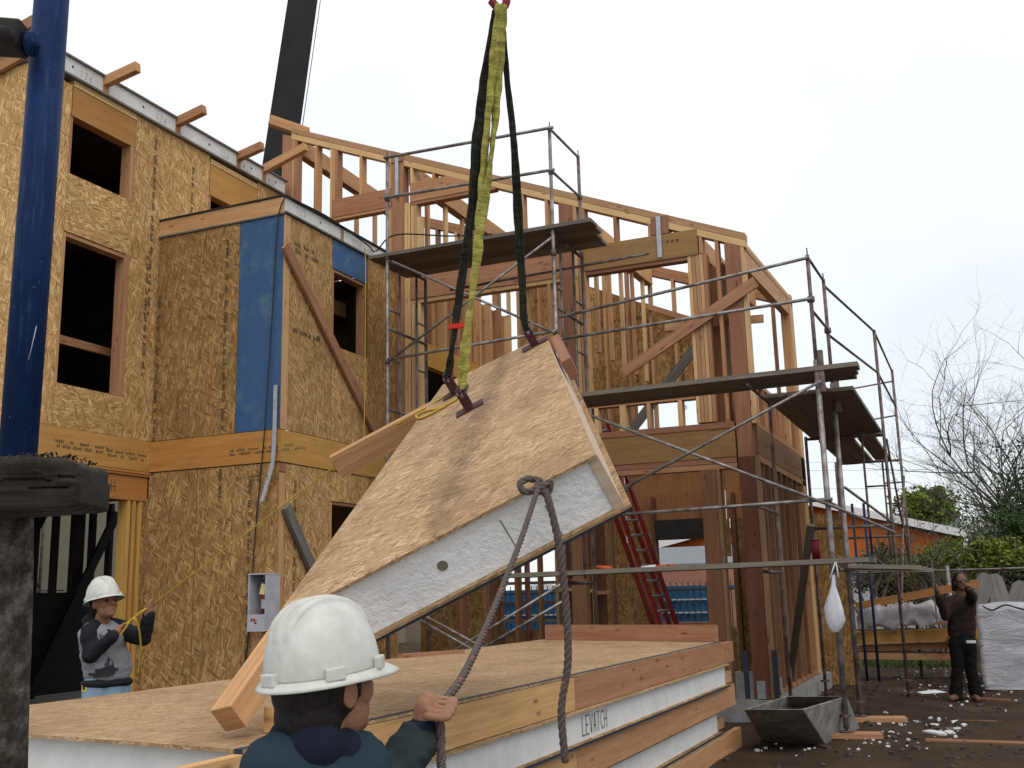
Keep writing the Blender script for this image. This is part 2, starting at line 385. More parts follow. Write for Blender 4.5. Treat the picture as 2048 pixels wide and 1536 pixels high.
# ---------------------------------------------------------------- the sheathed wing with its bay
H = thing('house_wing', (XW, 9.5, 0), 'three-level house wing sheathed in bare tan strand board with dark window openings', 'building')
T = .013
def wx(name, y0, y1, z0, z1, mat, X=XW, t=T, g=2, proud=0): return box(name, (X-t, y0+.003, z0+.003), (X+proud, y1-.003, z1-.003), MAT[mat], H, g)
def wy(name, x0, x1, z0, z1, mat, Y=YB, t=T, g=2, proud=0): return box(name, (x0+.003, Y-proud, z0+.003), (x1-.003, Y+t, z1-.003), MAT[mat], H, g)
box('foundation', (-15, 8.1, -.2), (XR-.02, 12.7, ZS-.02), MAT['concrete'], H)
Y0 = 7.93
# long wall
wx('wall_panel', Y0, 8.46, Z2, 7.60, 'osb'); wx('wall_panel', 8.46, 9.50, 5.80, 6.51, 'osb', g=1); wx('wall_panel', 8.46, 9.50, Z2, 4.03, 'osb', g=1)
p = wx('wall_panel', 9.50, 10.13, Z2, 7.67, 'osb')
stamp(p, (XW, 9.83, 7.5), (0,0,-1), (0,1,0), 16, .05, 3); stamp(p, (XW, 9.78, 5.9), (0,0,-1), (0,1,0), 11, .055, 4)
p = wx('wall_panel', 10.13, 10.91, 6.42, 7.67, 'osb'); stamp(p, (XW, 10.55, 7.4), (0,0,-1), (0,1,0), 5, .05, 5)
wx('wall_panel', 11.98, 12.70, 6.42, 7.67, 'osb')
for y0, y1, z0, z1 in ((8.47, 9.50, 7.22, 7.59), (10.92, 11.97, 7.10, 7.55)):
    wx('window_header', y0, y1, z0, z1, 'lvl', t=.14, g=1); wx('top_plate', y0, y1, z1, z1+.04, 'fir_pale', t=.14, g=1, proud=.008); wx('top_plate', y0, y1, z1+.04, z1+.085, 'fir_pale', t=.14, g=1, proud=.002)
for y0, y1, z0, z1 in ((8.46, 9.5, 6.51, 7.22), (8.46, 9.5, 4.03, 5.80), (10.92, 11.97, 6.42, 7.10)):
    box('window_jamb', (XW-.15, y1-.075, z0), (XW-.002, y1-.03, z1), MAT['fir_red'], H); box('window_jamb', (XW-.15, y1-.029, z0), (XW-.001, y1-.004, z1), MAT['fir'], H)
    box('window_jamb', (XW-.15, y0+.004, z0), (XW-.014, y0+.045, z1), MAT['fir'], H)
    if z1 < 6: box('window_header', (XW-.15, y0+.045, z1-.05), (XW-.016, y1-.08, z1-.002), MAT['fir_red'], H)
    box('window_sill', (XW-.15, y0+.045, z0-.04), (XW-.016, y1-.08, z0-.003), MAT['fir'], H)
box('rail', (XW-.55, 8.0, 4.64), (XW-.50, 9.9, 4.74), MAT['fir'], H)
for y in (8.75, 9.15, 9.55): box('stud', (XW-1.6, y, Z2), (XW-1.5, y+.05, 6.2), MAT['fir_red'], H)
box('rail', (XW-1.75, 8.0, 5.0), (XW-1.68, 9.9, 5.22), MAT['fir_red'], H)
# floor beam band and door header
p = wx('floor_beam', Y0, YB-.0, Z1, Z2, 'lvl', t=.12, g=1, proud=.012)
stamp(p, (XW+.012, 8.5, Z1+.2), (0,1,0), (0,0,1), 5, .035, 8, 2); stamp(p, (XW+.012, 9.25, Z1+.18), (0,1,0), (0,0,1), 4, .035, 9, 2)
for k, zz in enumerate((Z1-.035, Z1-.07)): wx('shim_plate', Y0, YB, zz+.002, zz+.034, 'lvl_red', t=.12, g=1, proud=.006*(k+1)+.01)
p = wx('door_header', Y0, YB-.02, 2.80, Z1-.072, 'lvl_red', t=.14, g=1, proud=.004)
script(p, 'LEVITCH', (XW+.004, 8.72, 2.88), (0,1,0), (0,0,1), .13, .011, .84)
for y in (9.66, 9.75, 9.85): box('door_jamb', (XW-.15, y, ZS), (XW-.004, y+.05, 2.80), MAT['lvl'], H)
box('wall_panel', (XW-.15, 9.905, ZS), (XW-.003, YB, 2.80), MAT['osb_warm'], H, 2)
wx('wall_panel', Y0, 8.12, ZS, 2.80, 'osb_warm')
# front gable wall, left of the corner
box('corner_post', (XW-.10, Y0-.03, ZS), (XW+.004, Y0, 7.66), MAT['fir'], H)
for k, (x0, x1) in enumerate(((-10.4, XW-.115), (-11.6, -10.41), (-12.8, -11.61), (-15, -12.81))): box('wall_panel', (x0, Y0-.002, ZS), (x1, Y0+.013, 7.66), MAT['osb'], H, 2)
bar('rake_board', (-10.6, Y0-.05, 7.52), (XW+.16, Y0-.05, 7.86), .05, .2, MAT['fir'], H)
bar('rake_board', (-10.6, Y0-.16, 7.72), (XW+.2, Y0-.16, 8.06), .05, .14, MAT['fir_red'], H)
# roof edge: foam core between two skins, rafter tails through it
ycuts = [Y0-.03, 8.94, 10.22, 11.49, 12.09, 12.66]; marks = ['12d', '12d', '12d', 'R22', 'R23']
for a, b_, tx in zip(ycuts, ycuts[1:], marks):
    p = box('roof_foam', (XW-.3, a+.055, 7.70), (XW+.02, b_-.045, 7.905), MAT['foam_smooth'], H)
    script(p, tx, (XW+.02, b_-.40 if tx[0] == '1' else a+.12, 7.745), (0,1,0), (0,0,1), .085, .006, .8, off=.003, ink='pencil')
    g = Geo(); c = V3((XW+.023, (a+b_)/2, 7.81)); g.tube([c-V3((.01,0,0)), c], .016, 8).build('drill_hole', MAT['dark'], p)
box('roof_skin', (XW-.6, Y0-.03, 7.907), (XW+.05, 12.66, 7.93), MAT['oldwood'], H); box('roof_skin', (XW-.6, Y0-.03, 7.672), (XW+.05, 12.66, 7.698), MAT['oldwood'], H)
for y, (u, v) in zip(ycuts[1:-1], ((276,134), (409,219), (525,292), (612,294))):
    box('rafter_end', (XW-.3, y-.042, 7.699), (XW+.022, y+.05, 7.906), MAT['fir'], H)
    e = at(u, v, y=y); bar('rafter_tail', (XW-.35, y, 7.80), e, .085, .12, MAT['fir'], H)
box('roof_deck', (-15.1, Y0, 7.70), (XW-.61, 12.66, 7.92), MAT['osb_warm'], H, 1)
# inside: floors, far walls and linings in a shade-dark colour keep it dark; the ground floor is open to the far side above a boarded parapet
box('floor_deck', (-15, Y0+.02, Z1+.02), (XW-.13, 12.7, Z2-.02), MAT['inner_shade'], H, 1)
box('inner_lining', (-14.8, Y0+.02, Z2), (XW-.2, Y0+.06, 7.6), MAT['inner_shade'], H, 1)
box('inner_lining', (-14.8, Y0+.02, 7.60), (XW-.62, 12.6, 7.66), MAT['inner_shade'], H, 1)
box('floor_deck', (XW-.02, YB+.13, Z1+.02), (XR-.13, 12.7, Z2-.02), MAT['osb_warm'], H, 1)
box('inner_wall', (-15.0, Y0, Z2), (-14.9, 12.7, 7.69), MAT['inner_shade'], H, 2)
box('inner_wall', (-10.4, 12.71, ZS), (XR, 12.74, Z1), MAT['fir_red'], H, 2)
box('inner_wall', (-15.0, 12.71, Z2), (-9.4, 12.74, 7.69), MAT['inner_shade'], H, 2)
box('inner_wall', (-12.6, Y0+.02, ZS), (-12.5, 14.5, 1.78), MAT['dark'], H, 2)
box('inner_wall', (XW+.1, 12.71, Z2), (XR-.02, 12.74, 6.2), MAT['inner_shade'], H, 2)
box('inner_wall', (XW-.2, 10.3, Z2), (XW-.15, 12.7, 6.2), MAT['inner_shade'], H, 2)
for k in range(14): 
    y = 9.9+k*.36; box('stud', (-12.6, y, 1.78), (-12.5, y+(.07 if k % 3 else .2), Z1), MAT['dark'], H)  # lumber coloured near black, so the studs show as shaded silhouettes
for y0 in (9.9, 11.3): bar('brace', (-12.4, y0, ZS), (-12.4, y0+1.5, 3.0), .05, .14, MAT['dark'], H)  # braces in the same dark colour, shade painted in
# bay: front
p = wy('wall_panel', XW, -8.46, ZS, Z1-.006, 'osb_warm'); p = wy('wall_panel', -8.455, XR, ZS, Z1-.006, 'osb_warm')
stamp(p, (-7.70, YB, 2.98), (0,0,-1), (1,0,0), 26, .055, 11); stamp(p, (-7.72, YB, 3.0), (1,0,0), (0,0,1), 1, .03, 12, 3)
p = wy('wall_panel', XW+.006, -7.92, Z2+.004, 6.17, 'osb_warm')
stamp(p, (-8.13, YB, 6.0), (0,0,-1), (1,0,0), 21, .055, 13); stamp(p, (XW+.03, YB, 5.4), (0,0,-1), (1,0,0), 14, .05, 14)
wy('blue_panel', -7.917, XR, Z2+.004, 6.17, 'osb_blue')
p = wy('floor_beam', XW+.013, XR+.01, Z1, Z2, 'lvl_red', t=.1, g=0, proud=.012)
stamp(p, (-8.02, YB-.012, Z1+.16), (1,0,0), (0,0,1), 6, .032, 15, 2)
wy('roof_trim', XW, XR+.012, 6.17, 6.195, 'oldwood', g=0, proud=.018); wy('roof_header', XW, XR+.006, 6.195, 6.40, 'fir', t=.09, g=0, proud=.006)
wy('roof_trim', XW, XR+.02, 6.40, 6.425, 'dark', g=0, proud=.02)
# bay: return wall
def rx(name, y0, y1, z0, z1, mat, t=T, g=2, proud=0): return wx(name, y0, y1, z0, z1, mat, XR, t, g, proud)
rx('corner_stud', YB+.014, 10.135, Z2+.004, 6.19, 'fir_pale', t=.1, proud=.004); rx('corner_stud', YB+.014, 10.12, ZS, Z1-.12, 'fir', t=.1, proud=.003); rx('corner_stud', YB+.014, 10.12, Z1-.115, Z1-.006, 'fir_red', t=.1, proud=.004)
p = rx('wall_panel', 10.14, 11.06, Z2+.004, 6.19, 'osb'); stamp(p, (XR, 10.2, 5.85), (0,1,0), (0,0,1), 3, .06, 16, 2); stamp(p, (XR, 10.2, 4.75), (0,1,0), (0,0,1), 4, .06, 17)
rx('wall_panel', 11.07, 11.93, Z2+.004, 4.77, 'osb'); rx('blue_panel', 11.07, 11.93, 5.80, 6.19, 'osb_blue'); rx('wall_panel', 11.94, 12.70, Z2+.004, 6.19, 'osb_warm')
p = rx('floor_beam', YB+.02, 12.70, Z1, Z2, 'lvl', t=.1, g=1, proud=.010); stamp(p, (XR+.010, 11.1, Z1+.05), (0,1,0), (0,0,1), 3, .03, 18, 2)
p = rx('wall_panel', 10.13, 11.06, ZS, Z1-.006, 'osb'); stamp(p, (XR, 10.3, 3.0), (0,0,-1), (0,1,0), 20, .05, 19)
rx('wall_panel', 11.07, 11.95, ZS, 1.9, 'osb_warm'); rx('wall_panel', 11.07, 11.95, 2.78, Z1-.006, 'osb'); rx('wall_panel', 11.96, 12.70, ZS, Z1-.006, 'osb_warm')
for z0, z1 in ((4.77, 5.80), (1.9, 2.78)):
    box('window_jamb', (XR-.14, 11.86, z0), (XR-.014, 11.925, z1), MAT['fir_red'], H); box('window_jamb', (XR-.14, 11.075, z0), (XR-.014, 11.12, z1), MAT['fir'], H)
    box('window_header', (XR-.14, 11.12, z1-.04), (XR-.014, 11.86, z1-.003), MAT['fir_red'], H)
bar('brace', (XR-.5, 11.2, 4.6), (XR-.5, 11.5, 6.0), .04, .14, MAT['fir'], H); bar('brace', (XR-.6, 11.0, 5.55), (XR-.6, 12.3, 5.6), .04, .2, MAT['fir_red'], H)
for a, b_, tx in ((YB+.012, 11.23, '753'), (11.31, 12.68, '352')):
    p = box('roof_foam', (XR-.25, a, 6.222), (XR+.012, b_, 6.395), MAT['foam_smooth'], H); script(p, tx, (XR+.012, a+.22, 6.26), (0,1,0), (0,0,1), .085, .005, .95, off=.003, ink='pencil')
    c = V3((XR+.015, a+.75, 6.31)); Geo().tube([c-V3((.01,0,0)), c], .014, 8).build('drill_hole', MAT['dark'], p)
box('rafter_end', (XR-.2, 11.235, 6.222), (XR+.014, 11.305, 6.395), MAT['fir_red'], H)
box('roof_skin', (XR-.4, YB+.01, 6.198), (XR+.035, 12.68, 6.219), MAT['oldwood'], H); box('roof_skin', (XR-.4, YB+.01, 6.398), (XR+.035, 12.68, 6.424), MAT['dark'], H)
box('roof_deck', (XW-.01, YB+.1, 6.21), (XR-.41, 12.7, 6.40), MAT['osb_warm'], H, 1)
# strap left hanging at the corner, loose diagonal boards nailed on, cables and box
sp = curve([at(551,770,y=YB-.03), at(549,860,y=YB-.04), at(545,925,y=YB-.06), at(533,970,y=YB-.10), at(523,1003,y=YB-.14)], 6)
g = Geo()
for a, b_ in zip(sp, sp[1:]): g.bar(a, b_+(b_-a)*.02, .055, .004, up=(0,-1,.3))
tag(g.build('metal_strap', MAT['strap']), 'long galvanised metal strap hanging bent from the bay corner over the floor beam', 'strap')
b0 = bar('brace_board', at(570,490,x=XR+.04), at(762,885,x=XR+.04), .14, .045, MAT['fir_red'], None, up=(1,0,0)); tag(b0, 'long reddish board nailed diagonally across the bay side wall past the window', 'board')
b0 = bar('brace_board', at(572,1012,x=XR+.05), at(628,1145,x=XR+.05), .13, .05, MAT['oldwood'], None, up=(1,0,0)); tag(b0, 'short grey weathered board nailed diagonally low on the bay side wall', 'board')
cb = curve([at(572,392,y=YB-.03), at(556,440,y=YB-.03), at(545,620,y=YB-.035), at(530,850,y=YB-.05), at(520,960,y=YB-.03), at(508,1100,y=YB-.03), at(500,1240,y=YB-.03), at(488,1345,y=YB-.03)], 8)
tag(tube('power_cable', cb, .008, MAT['dark'], None, 5), 'thin black power cable hanging down the front of the bay past the blue panel', 'cable')
cb = curve([at(572,392,x=XR+.06), at(640,425,x=XR+.06), at(680,450,x=XR+.06), at(735,490,x=XR+.06), at(752,502,x=XR+.1), at(790,470,y=11.2), at(900,472,y=11.2), at(985,468,y=11.2)], 8)
tag(tube('power_cable', cb, .010, MAT['dark'], None, 5), 'black cable draped along the bay roof edge to the scaffold platform', 'cable')
# ---------------------------------------------------------------- the open framed wing
F = thing('framed_wing', (-5.8, YF, ZS), 'open timber frame of a house wing with bare studs, posts and sloping top plate', 'building')
SL = (5.98-8.85)/(-2.27+9.17)
def rk(x): return 8.85+SL*(x+9.17)
def rr(x): return 8.76-.37*(x+9.22)
D = .14
def st(x0, x1, z0, z1, mat='fir', y=YF, d=D, name='stud'): return box(name, (x0, y, z0), (x1, y+d, z1), MAT[mat], F, 2)
def slant(name, x0, x1, z0, f, mat, y=YF, d=D, drop=.0):   # upright whose head is cut to the slope
    return prism(name, [(x0,y,z0),(x1,y,z0),(x1,y,f(x1)-drop),(x0,y,f(x0)-drop)], (0,d,0), MAT[mat], F)
box('foundation', (XR+.02, YF-.12, -.2), (XE+.12, YR+.2, ZS-.01), MAT['concrete'], F)
# sloping double top plates, front and rear
for k in range(2):
    o = .095*k
    prism('top_plate', [(-9.17,YF-.004*k,rk(-9.17)-o-.004*k),(-2.27,YF-.004*k,rk(-2.27)-o-.004*k),(-2.27,YF-.004*k,rk(-2.27)-.092-o),(-9.17,YF-.004*k,rk(-9.17)-.092-o)], (0,D,0), MAT['fir_pale'], F, gd=(1,0,SL))
    prism('top_plate', [(-9.2,YR,rr(-9.2)-o),(XE,YR,rr(XE)-o),(XE,YR,rr(XE)-.09-o),(-9.2,YR,rr(-9.2)-.09-o)], (0,-D,0), MAT['fir'], F, gd=(1,0,-.37))
DR = .19
bar('ridge_stub', (-9.50, YF-.12, 8.99), (-9.0, YF+.20, 8.80), .14, .15, MAT['fir'], F)
slant('post', -9.34, -9.16, 6.42, rk, 'fir_red', drop=.14); slant('stud', -9.155, -9.11, 6.42, rk, 'fir_pale', drop=DR); slant('stud', -9.105, -9.06, 6.42, rk, 'fir', drop=DR)
for x in (-8.73, -8.405, -7.93, -7.42, -6.70, -5.32, -4.96, -4.43, -3.99, -3.52, -2.86, -2.66):
    z0 = {-8.405: 7.51, -6.70: 7.53, -7.93: 7.51, -7.42: 4.2, -8.73: 6.5, -2.86: 5.8, -2.66: 3.6, -3.99: 6.13, -3.52: 6.13}.get(x, 5.8)
    if x in (-5.32, -4.96): z0 = 3.56
    slant('stud', x, x+.045, z0, rk, 'fir', drop=DR)
slant('stud', -8.36, -8.315, 7.51, rk, 'fir', drop=DR); slant('stud', -8.45, -8.41, 6.7, rk, 'fir_pale', drop=DR)
# posts
slant('post', -7.37, -7.165, 3.56, rk, 'fir_red', drop=.0, y=YF-.012, d=.16)
for k, x in enumerate((-7.16, -7.11, -7.06)): slant('stud', x, x+.045, 3.56 if k < 2 else 7.54, (rk if k == 2 else (lambda q: 7.24)), 'fir_pale', drop=DR if k == 2 else 0)
for k, x in enumerate((-7.05, -7.0, -6.95)): st(x, x+.045, 3.56, 7.235 if k < 2 else 7.0, 'fir_pale')
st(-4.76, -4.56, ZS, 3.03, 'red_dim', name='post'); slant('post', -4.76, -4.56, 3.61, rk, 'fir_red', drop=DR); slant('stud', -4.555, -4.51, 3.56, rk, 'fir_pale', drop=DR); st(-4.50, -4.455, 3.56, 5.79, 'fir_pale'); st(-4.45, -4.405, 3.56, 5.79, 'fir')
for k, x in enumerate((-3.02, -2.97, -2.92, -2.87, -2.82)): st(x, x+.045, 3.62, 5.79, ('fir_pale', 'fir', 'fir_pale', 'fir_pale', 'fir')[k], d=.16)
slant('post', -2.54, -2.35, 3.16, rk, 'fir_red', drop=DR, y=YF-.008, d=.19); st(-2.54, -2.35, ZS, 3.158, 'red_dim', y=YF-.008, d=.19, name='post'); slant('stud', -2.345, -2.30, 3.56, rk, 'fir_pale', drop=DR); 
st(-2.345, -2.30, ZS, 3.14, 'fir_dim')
# beams
box('beam', (-8.40, YF-.014, 7.23), (-7.375, YF+.09, 7.51), MAT['fir'], F, 0); box('beam_plate', (-8.40, YF-.005, 7.185), (-7.375, YF+.12, 7.228), MAT['fir'], F, 0)
pts = [(-7.06,YF-.014,7.24),(-4.90,YF-.014,7.24),(-4.90,YF-.014,min(7.53,rk(-4.9)-DR)) ,(-5.95,YF-.014,7.34),(-6.35,YF-.014,7.53),(-7.06,YF-.014,7.53)]
pts = [(-7.06,YF-.014,7.24),(-5.75,YF-.014,7.24),(-6.44,YF-.014,7.53),(-7.06,YF-.014,7.53)]
prism('beam', pts, (0,.1,0), MAT['fir'], F, gd=(1,0,0)); box('beam_plate', (-7.06, YF-.005, 7.19), (-5.7, YF+.12, 7.236), MAT['fir'], F, 0)
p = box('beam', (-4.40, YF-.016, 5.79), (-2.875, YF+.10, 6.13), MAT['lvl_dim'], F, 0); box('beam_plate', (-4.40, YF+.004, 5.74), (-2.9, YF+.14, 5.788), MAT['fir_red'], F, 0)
script(p, 'oaa', (-3.28, YF-.016, 6.0), (1,0,0), (0,0,1), .07, .008, .9)
p = box('beam', (-7.06, YF-.014, 5.76), (-4.77, YF+.1, 6.13), MAT['fir'], F, 0); box('beam_plate', (-7.06, YF-.002, 5.70), (-4.77, YF+.13, 5.756), MAT['fir_pale'], F, 0)
box('ridge_block', (-3.47, YF-.018, 6.14), (-3.24, YF+.15, rk(-3.24)+.0), MAT['fir_red'], F, 2); box('ridge_block', (-7.36, YF-.03, 7.9), (-7.17, YF-.014, 8.02), MAT['fir_red'], F, 2)
for x, z0, z1 in ((-7.27, 7.36, 8.02), (-3.37, 5.82, 6.38)):
    prism('metal_strap', [(x-.03,YF-.034,z0),(x+.03,YF-.034,z0),(x+.03,YF-.034,z1),(x-.03,YF-.034,z1)], (0,.003,0), MAT['strap'], F)
# floor beam band, plates and what stands under it
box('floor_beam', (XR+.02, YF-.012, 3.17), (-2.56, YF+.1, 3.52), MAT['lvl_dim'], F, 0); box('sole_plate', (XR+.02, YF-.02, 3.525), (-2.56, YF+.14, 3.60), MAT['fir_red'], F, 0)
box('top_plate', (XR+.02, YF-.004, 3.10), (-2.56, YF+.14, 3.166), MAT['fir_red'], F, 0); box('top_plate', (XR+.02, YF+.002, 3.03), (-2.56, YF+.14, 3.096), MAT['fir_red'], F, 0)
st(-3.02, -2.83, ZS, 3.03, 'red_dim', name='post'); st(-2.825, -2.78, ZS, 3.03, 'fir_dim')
box('sill_plate', (-4.39, YF, 3.93), (-3.03, YF+.14, 3.985), MAT['fir'], F, 0)
for x in (-4.36, -4.02, -3.66, -3.25): st(x, x+.085 if x in (-4.02,) else x+.05, 3.60, 3.93, 'fir_pale')
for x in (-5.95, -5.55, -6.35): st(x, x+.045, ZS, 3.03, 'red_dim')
# rear wall: studs with strand board behind
def rp_(x0, x1, z0, z1, mat='osb', name='wall_panel', f=None):
    z2 = (z1, z1) if f is None else (f(x0), f(x1))
    return prism(name, [(x0+.004,YR+.002,z0),(x1-.004,YR+.002,z0),(x1-.004,YR+.002,z2[1]),(x0+.004,YR+.002,z2[0])], (0,.014,0), MAT[mat], F)
ot = lambda x: 7.47-.453*(x+7.09)
for k, (x0, x1) in enumerate(((-7.09, -5.87), (-5.87, -4.65), (-4.65, -3.86))):
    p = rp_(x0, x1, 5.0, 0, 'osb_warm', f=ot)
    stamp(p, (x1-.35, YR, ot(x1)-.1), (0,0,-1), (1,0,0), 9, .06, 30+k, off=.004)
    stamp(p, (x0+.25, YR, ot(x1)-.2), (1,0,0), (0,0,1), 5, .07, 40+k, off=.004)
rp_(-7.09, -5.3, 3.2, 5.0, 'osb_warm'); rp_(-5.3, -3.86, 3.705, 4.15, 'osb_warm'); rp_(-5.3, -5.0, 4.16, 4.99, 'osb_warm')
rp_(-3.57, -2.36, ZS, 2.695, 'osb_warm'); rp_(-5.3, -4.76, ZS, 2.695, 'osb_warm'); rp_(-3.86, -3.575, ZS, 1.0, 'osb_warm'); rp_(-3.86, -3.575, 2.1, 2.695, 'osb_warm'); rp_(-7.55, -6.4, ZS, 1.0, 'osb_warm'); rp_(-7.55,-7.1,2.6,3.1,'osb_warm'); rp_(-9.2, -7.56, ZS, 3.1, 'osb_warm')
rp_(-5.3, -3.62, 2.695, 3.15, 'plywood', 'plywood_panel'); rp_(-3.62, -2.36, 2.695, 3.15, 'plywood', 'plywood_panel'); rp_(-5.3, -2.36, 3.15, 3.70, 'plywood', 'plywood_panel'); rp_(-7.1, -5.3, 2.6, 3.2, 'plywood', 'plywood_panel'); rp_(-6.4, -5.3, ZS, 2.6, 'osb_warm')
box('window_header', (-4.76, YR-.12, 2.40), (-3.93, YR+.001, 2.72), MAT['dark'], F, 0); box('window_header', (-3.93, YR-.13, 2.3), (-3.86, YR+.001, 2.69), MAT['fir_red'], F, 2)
box('window_sill', (-4.76, YR-.14, 1.02), (-3.9, YR, 1.09), MAT['fir'], F, 0)
for k in range(17):
    x = -9.15+k*.406
    slant('stud', x, x+.045, 3.6, rr, ('fir', 'fir_red', 'fir_pale')[k % 3], y=YR-.15, d=.14, drop=.17)
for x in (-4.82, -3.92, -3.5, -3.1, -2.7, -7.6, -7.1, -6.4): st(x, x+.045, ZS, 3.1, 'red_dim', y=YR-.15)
box('rail', (-7.55, YR-.12, 1.75), (-6.4, YR-.08, 1.80), MAT['oldwood'], F, 0); box('rail', (-7.55, YR-.12, 1.42), (-6.4, YR-.08, 1.47), MAT['oldwood'], F, 0); box('rail', (-7.55, YR-.12, 1.12), (-6.4, YR-.08, 1.17), MAT['oldwood'], F, 0)
# purlins running back from the front posts, partition bays
for x, w in ((-9.1, .14), (-7.1, .14), (-4.66, .14), (-2.95, .14)):
    zf = rk(x)-.2; bar('purlin', (x, YF+.16, zf-.08), (x, YR-.16, rr(x)-.25), w, .26, MAT['fir'], F)
for x, z0 in ((-9.1, 6.45), (-7.1, 6.42), (-4.66, 4.95), (-2.95, 5.72)):
    for k in range(6):
        y = YF+.55+k*.6; zt_ = rk(x)-.42+(rr(x)-.38-rk(x)+.42)*k/6
        if zt_ > z0+.15: box('stud', (x-.02, y, z0), (x+.025, y+.09, zt_), MAT[('fir', 'fir_pale')[k % 2]], F)
bar('floor_edge_beam', (-7.05, YF+.2, 5.02), (-7.05, YR-.2, 5.02), .13, .34, MAT['glulam'], F)
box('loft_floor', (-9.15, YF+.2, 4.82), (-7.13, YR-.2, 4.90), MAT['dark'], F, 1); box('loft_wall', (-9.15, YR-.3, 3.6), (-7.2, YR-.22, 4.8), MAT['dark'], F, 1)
prism('partition_panel', [(-7.22,YF+.2,5.2),(-7.22,YR-.2,5.2),(-7.22,YR-.2,6.4),(-7.22,YF+.2,6.4)], (-.02,0,0), MAT['fir_red'], F)
for k in range(9): box('stud', (-7.21, YF+.25+k*.42, 5.2), (-7.08, YF+.295+k*.42, 6.4), MAT['fir' if k % 2 else 'fir_pale'], F)
box('partition_panel', (-2.9, YF+.3, 3.6), (-2.88, YF+2.2, 5.7), MAT['fir_red'], F, 2)
for k in range(4): box('stud', (-2.86, YF+.32+k*.42, 3.6), (-2.72, YF+.365+k*.42, 5.7), MAT['fir'], F)
box('partition_panel', (-6.0, YR-1.2, ZS), (-5.3, YR-1.16, 3.0), MAT['red_dim'], F, 2)
for k in range(5): st(-6.35+k*.3, -6.305+k*.3, ZS, 3.0, 'fir_dim', y=YR-1.4)
for k in range(3): box('blocking', (-6.0+k*.3, YR-1.38, 1.62-.03*k), (-5.76+k*.3, YR-1.25, 1.67-.03*k), MAT['fir_pale'], F)
prism('gusset_panel', [(-2.9,YF+.7,5.0),(-2.42,YF+.7,4.5),(-2.42,YF+.7,5.2),(-2.9,YF+.7,5.2)], (0,.02,0), MAT['oldwood'], F)
# right-hand end wall
def ex(name, y0, y1, z0, z1, mat, d=D, g=2): return box(name, (XE-d, y0, z0), (XE, y1, z1), MAT[mat], F, g)
bar('top_plate', (XE-.07, YF+.15, 5.93), (XE-.07, YR, 6.16), .14, .045, MAT['fir_pale'], F); bar('top_plate', (XE-.07, YF+.15, 5.88), (XE-.07, YR, 6.11), .136, .045, MAT['fir'], F)
bar('window_header', (XE-.06, YF+.35, 5.73), (XE-.06, YR-.42, 5.94), .11, .24, MAT['fir_red'], F)
for y, m in ((YF+.19, 'fir_red'), (YF+.24, 'fir_pale'), (YF+.29, 'fir')): ex('stud', y, y+.045, 3.6, 5.86, m)
for k, y in enumerate((YR-.40, YR-.35, YR-.14, YR-.05)): ex('stud', y, y+.045, ZS, 6.08, ('fir', 'fir_pale', 'fir_pale', 'fir')[k])
ex('post', YR-.29, YR-.15, ZS, 6.05, 'fir'); 
ex('sill_plate', YF+.34, YR-.41, 4.12, 4.17, 'fir_pale', g=1); ex('sole_plate', YF+.2, YR-.41, 3.565, 3.61, 'fir', g=1)
for k in range(8): ex('stud', YF+.42+k*.42, YF+.465+k*.42, 3.61, 4.12, ('fir', 'fir_red')[k % 2])
box('partition_panel', (XE-.2, YF+.4, 3.6), (XE-.18, YR-.6, 4.12), MAT['fir_red'], F, 2)
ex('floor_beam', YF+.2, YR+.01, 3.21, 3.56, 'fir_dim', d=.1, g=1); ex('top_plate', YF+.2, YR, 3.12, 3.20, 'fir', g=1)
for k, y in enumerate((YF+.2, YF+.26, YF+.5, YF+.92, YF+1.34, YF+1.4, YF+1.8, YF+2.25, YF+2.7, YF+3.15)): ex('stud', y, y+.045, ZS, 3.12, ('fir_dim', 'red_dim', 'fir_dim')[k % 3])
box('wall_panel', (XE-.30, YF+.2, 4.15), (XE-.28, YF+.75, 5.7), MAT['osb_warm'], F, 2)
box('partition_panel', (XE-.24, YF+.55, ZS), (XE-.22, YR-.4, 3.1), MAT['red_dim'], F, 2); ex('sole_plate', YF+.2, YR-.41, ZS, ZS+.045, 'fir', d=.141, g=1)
for y in (12.744, 13.30): box('anchor_bracket', (-2.50 if y < 13 else XE+.001, y-.012 if y < 13 else y, ZS), (-2.40 if y < 13 else XE+.008, y-.008 if y < 13 else y+.1, ZS+.2), MAT['strap'], F)
for x in (-2.60, -2.26): box('anchor_strap', (x-.04, YF-.03, ZS), (x+.02, YF-.02, ZS+.55), MAT['membrane'], F)
# braces across the frame
bar('brace', at(1247,745,y=YF-.04), at(1512,563,y=YF-.04), .04, .14, MAT['fir_red'], F)
bar('brace', at(1262,862,y=15.0), at(1396,688,y=15.0), .04, .14, MAT['oldwood'], F)
bar('brace', at(1330,655,y=YF+.25), at(1527,637,y=YF+.25), .04, .10, MAT['fir_red'], F); bar('brace', at(1285,610,y=YR-.2), at(1400,645,y=YR-.2), .04, .09, MAT['fir_red'], F)
# sheathed return further back on the right
g0 = thing('rear_wall', (-1.6, 17.4, .1), 'low wall of tan strand board standing behind the right scaffold', 'wall')
for k, (u0, u1) in enumerate(((1604, 1650), (1650, 1692))):
    a, b_ = at(u0, 1030, y=17.4), at(u1, 1020, y=17.4); box('wall_panel', (a.x+.004, 17.4, .1), (b_.x-.004, 17.415, a.z), MAT['osb_warm'], g0, 2)
tag(bar('leaning_board', at(1575,1390,z=.2), at(1622,1050,y=12.4), .035, .09, MAT['plank'], None, up=(1,0,0)), 'long narrow greenish board leaning against the frame beside the corner post', 'board')
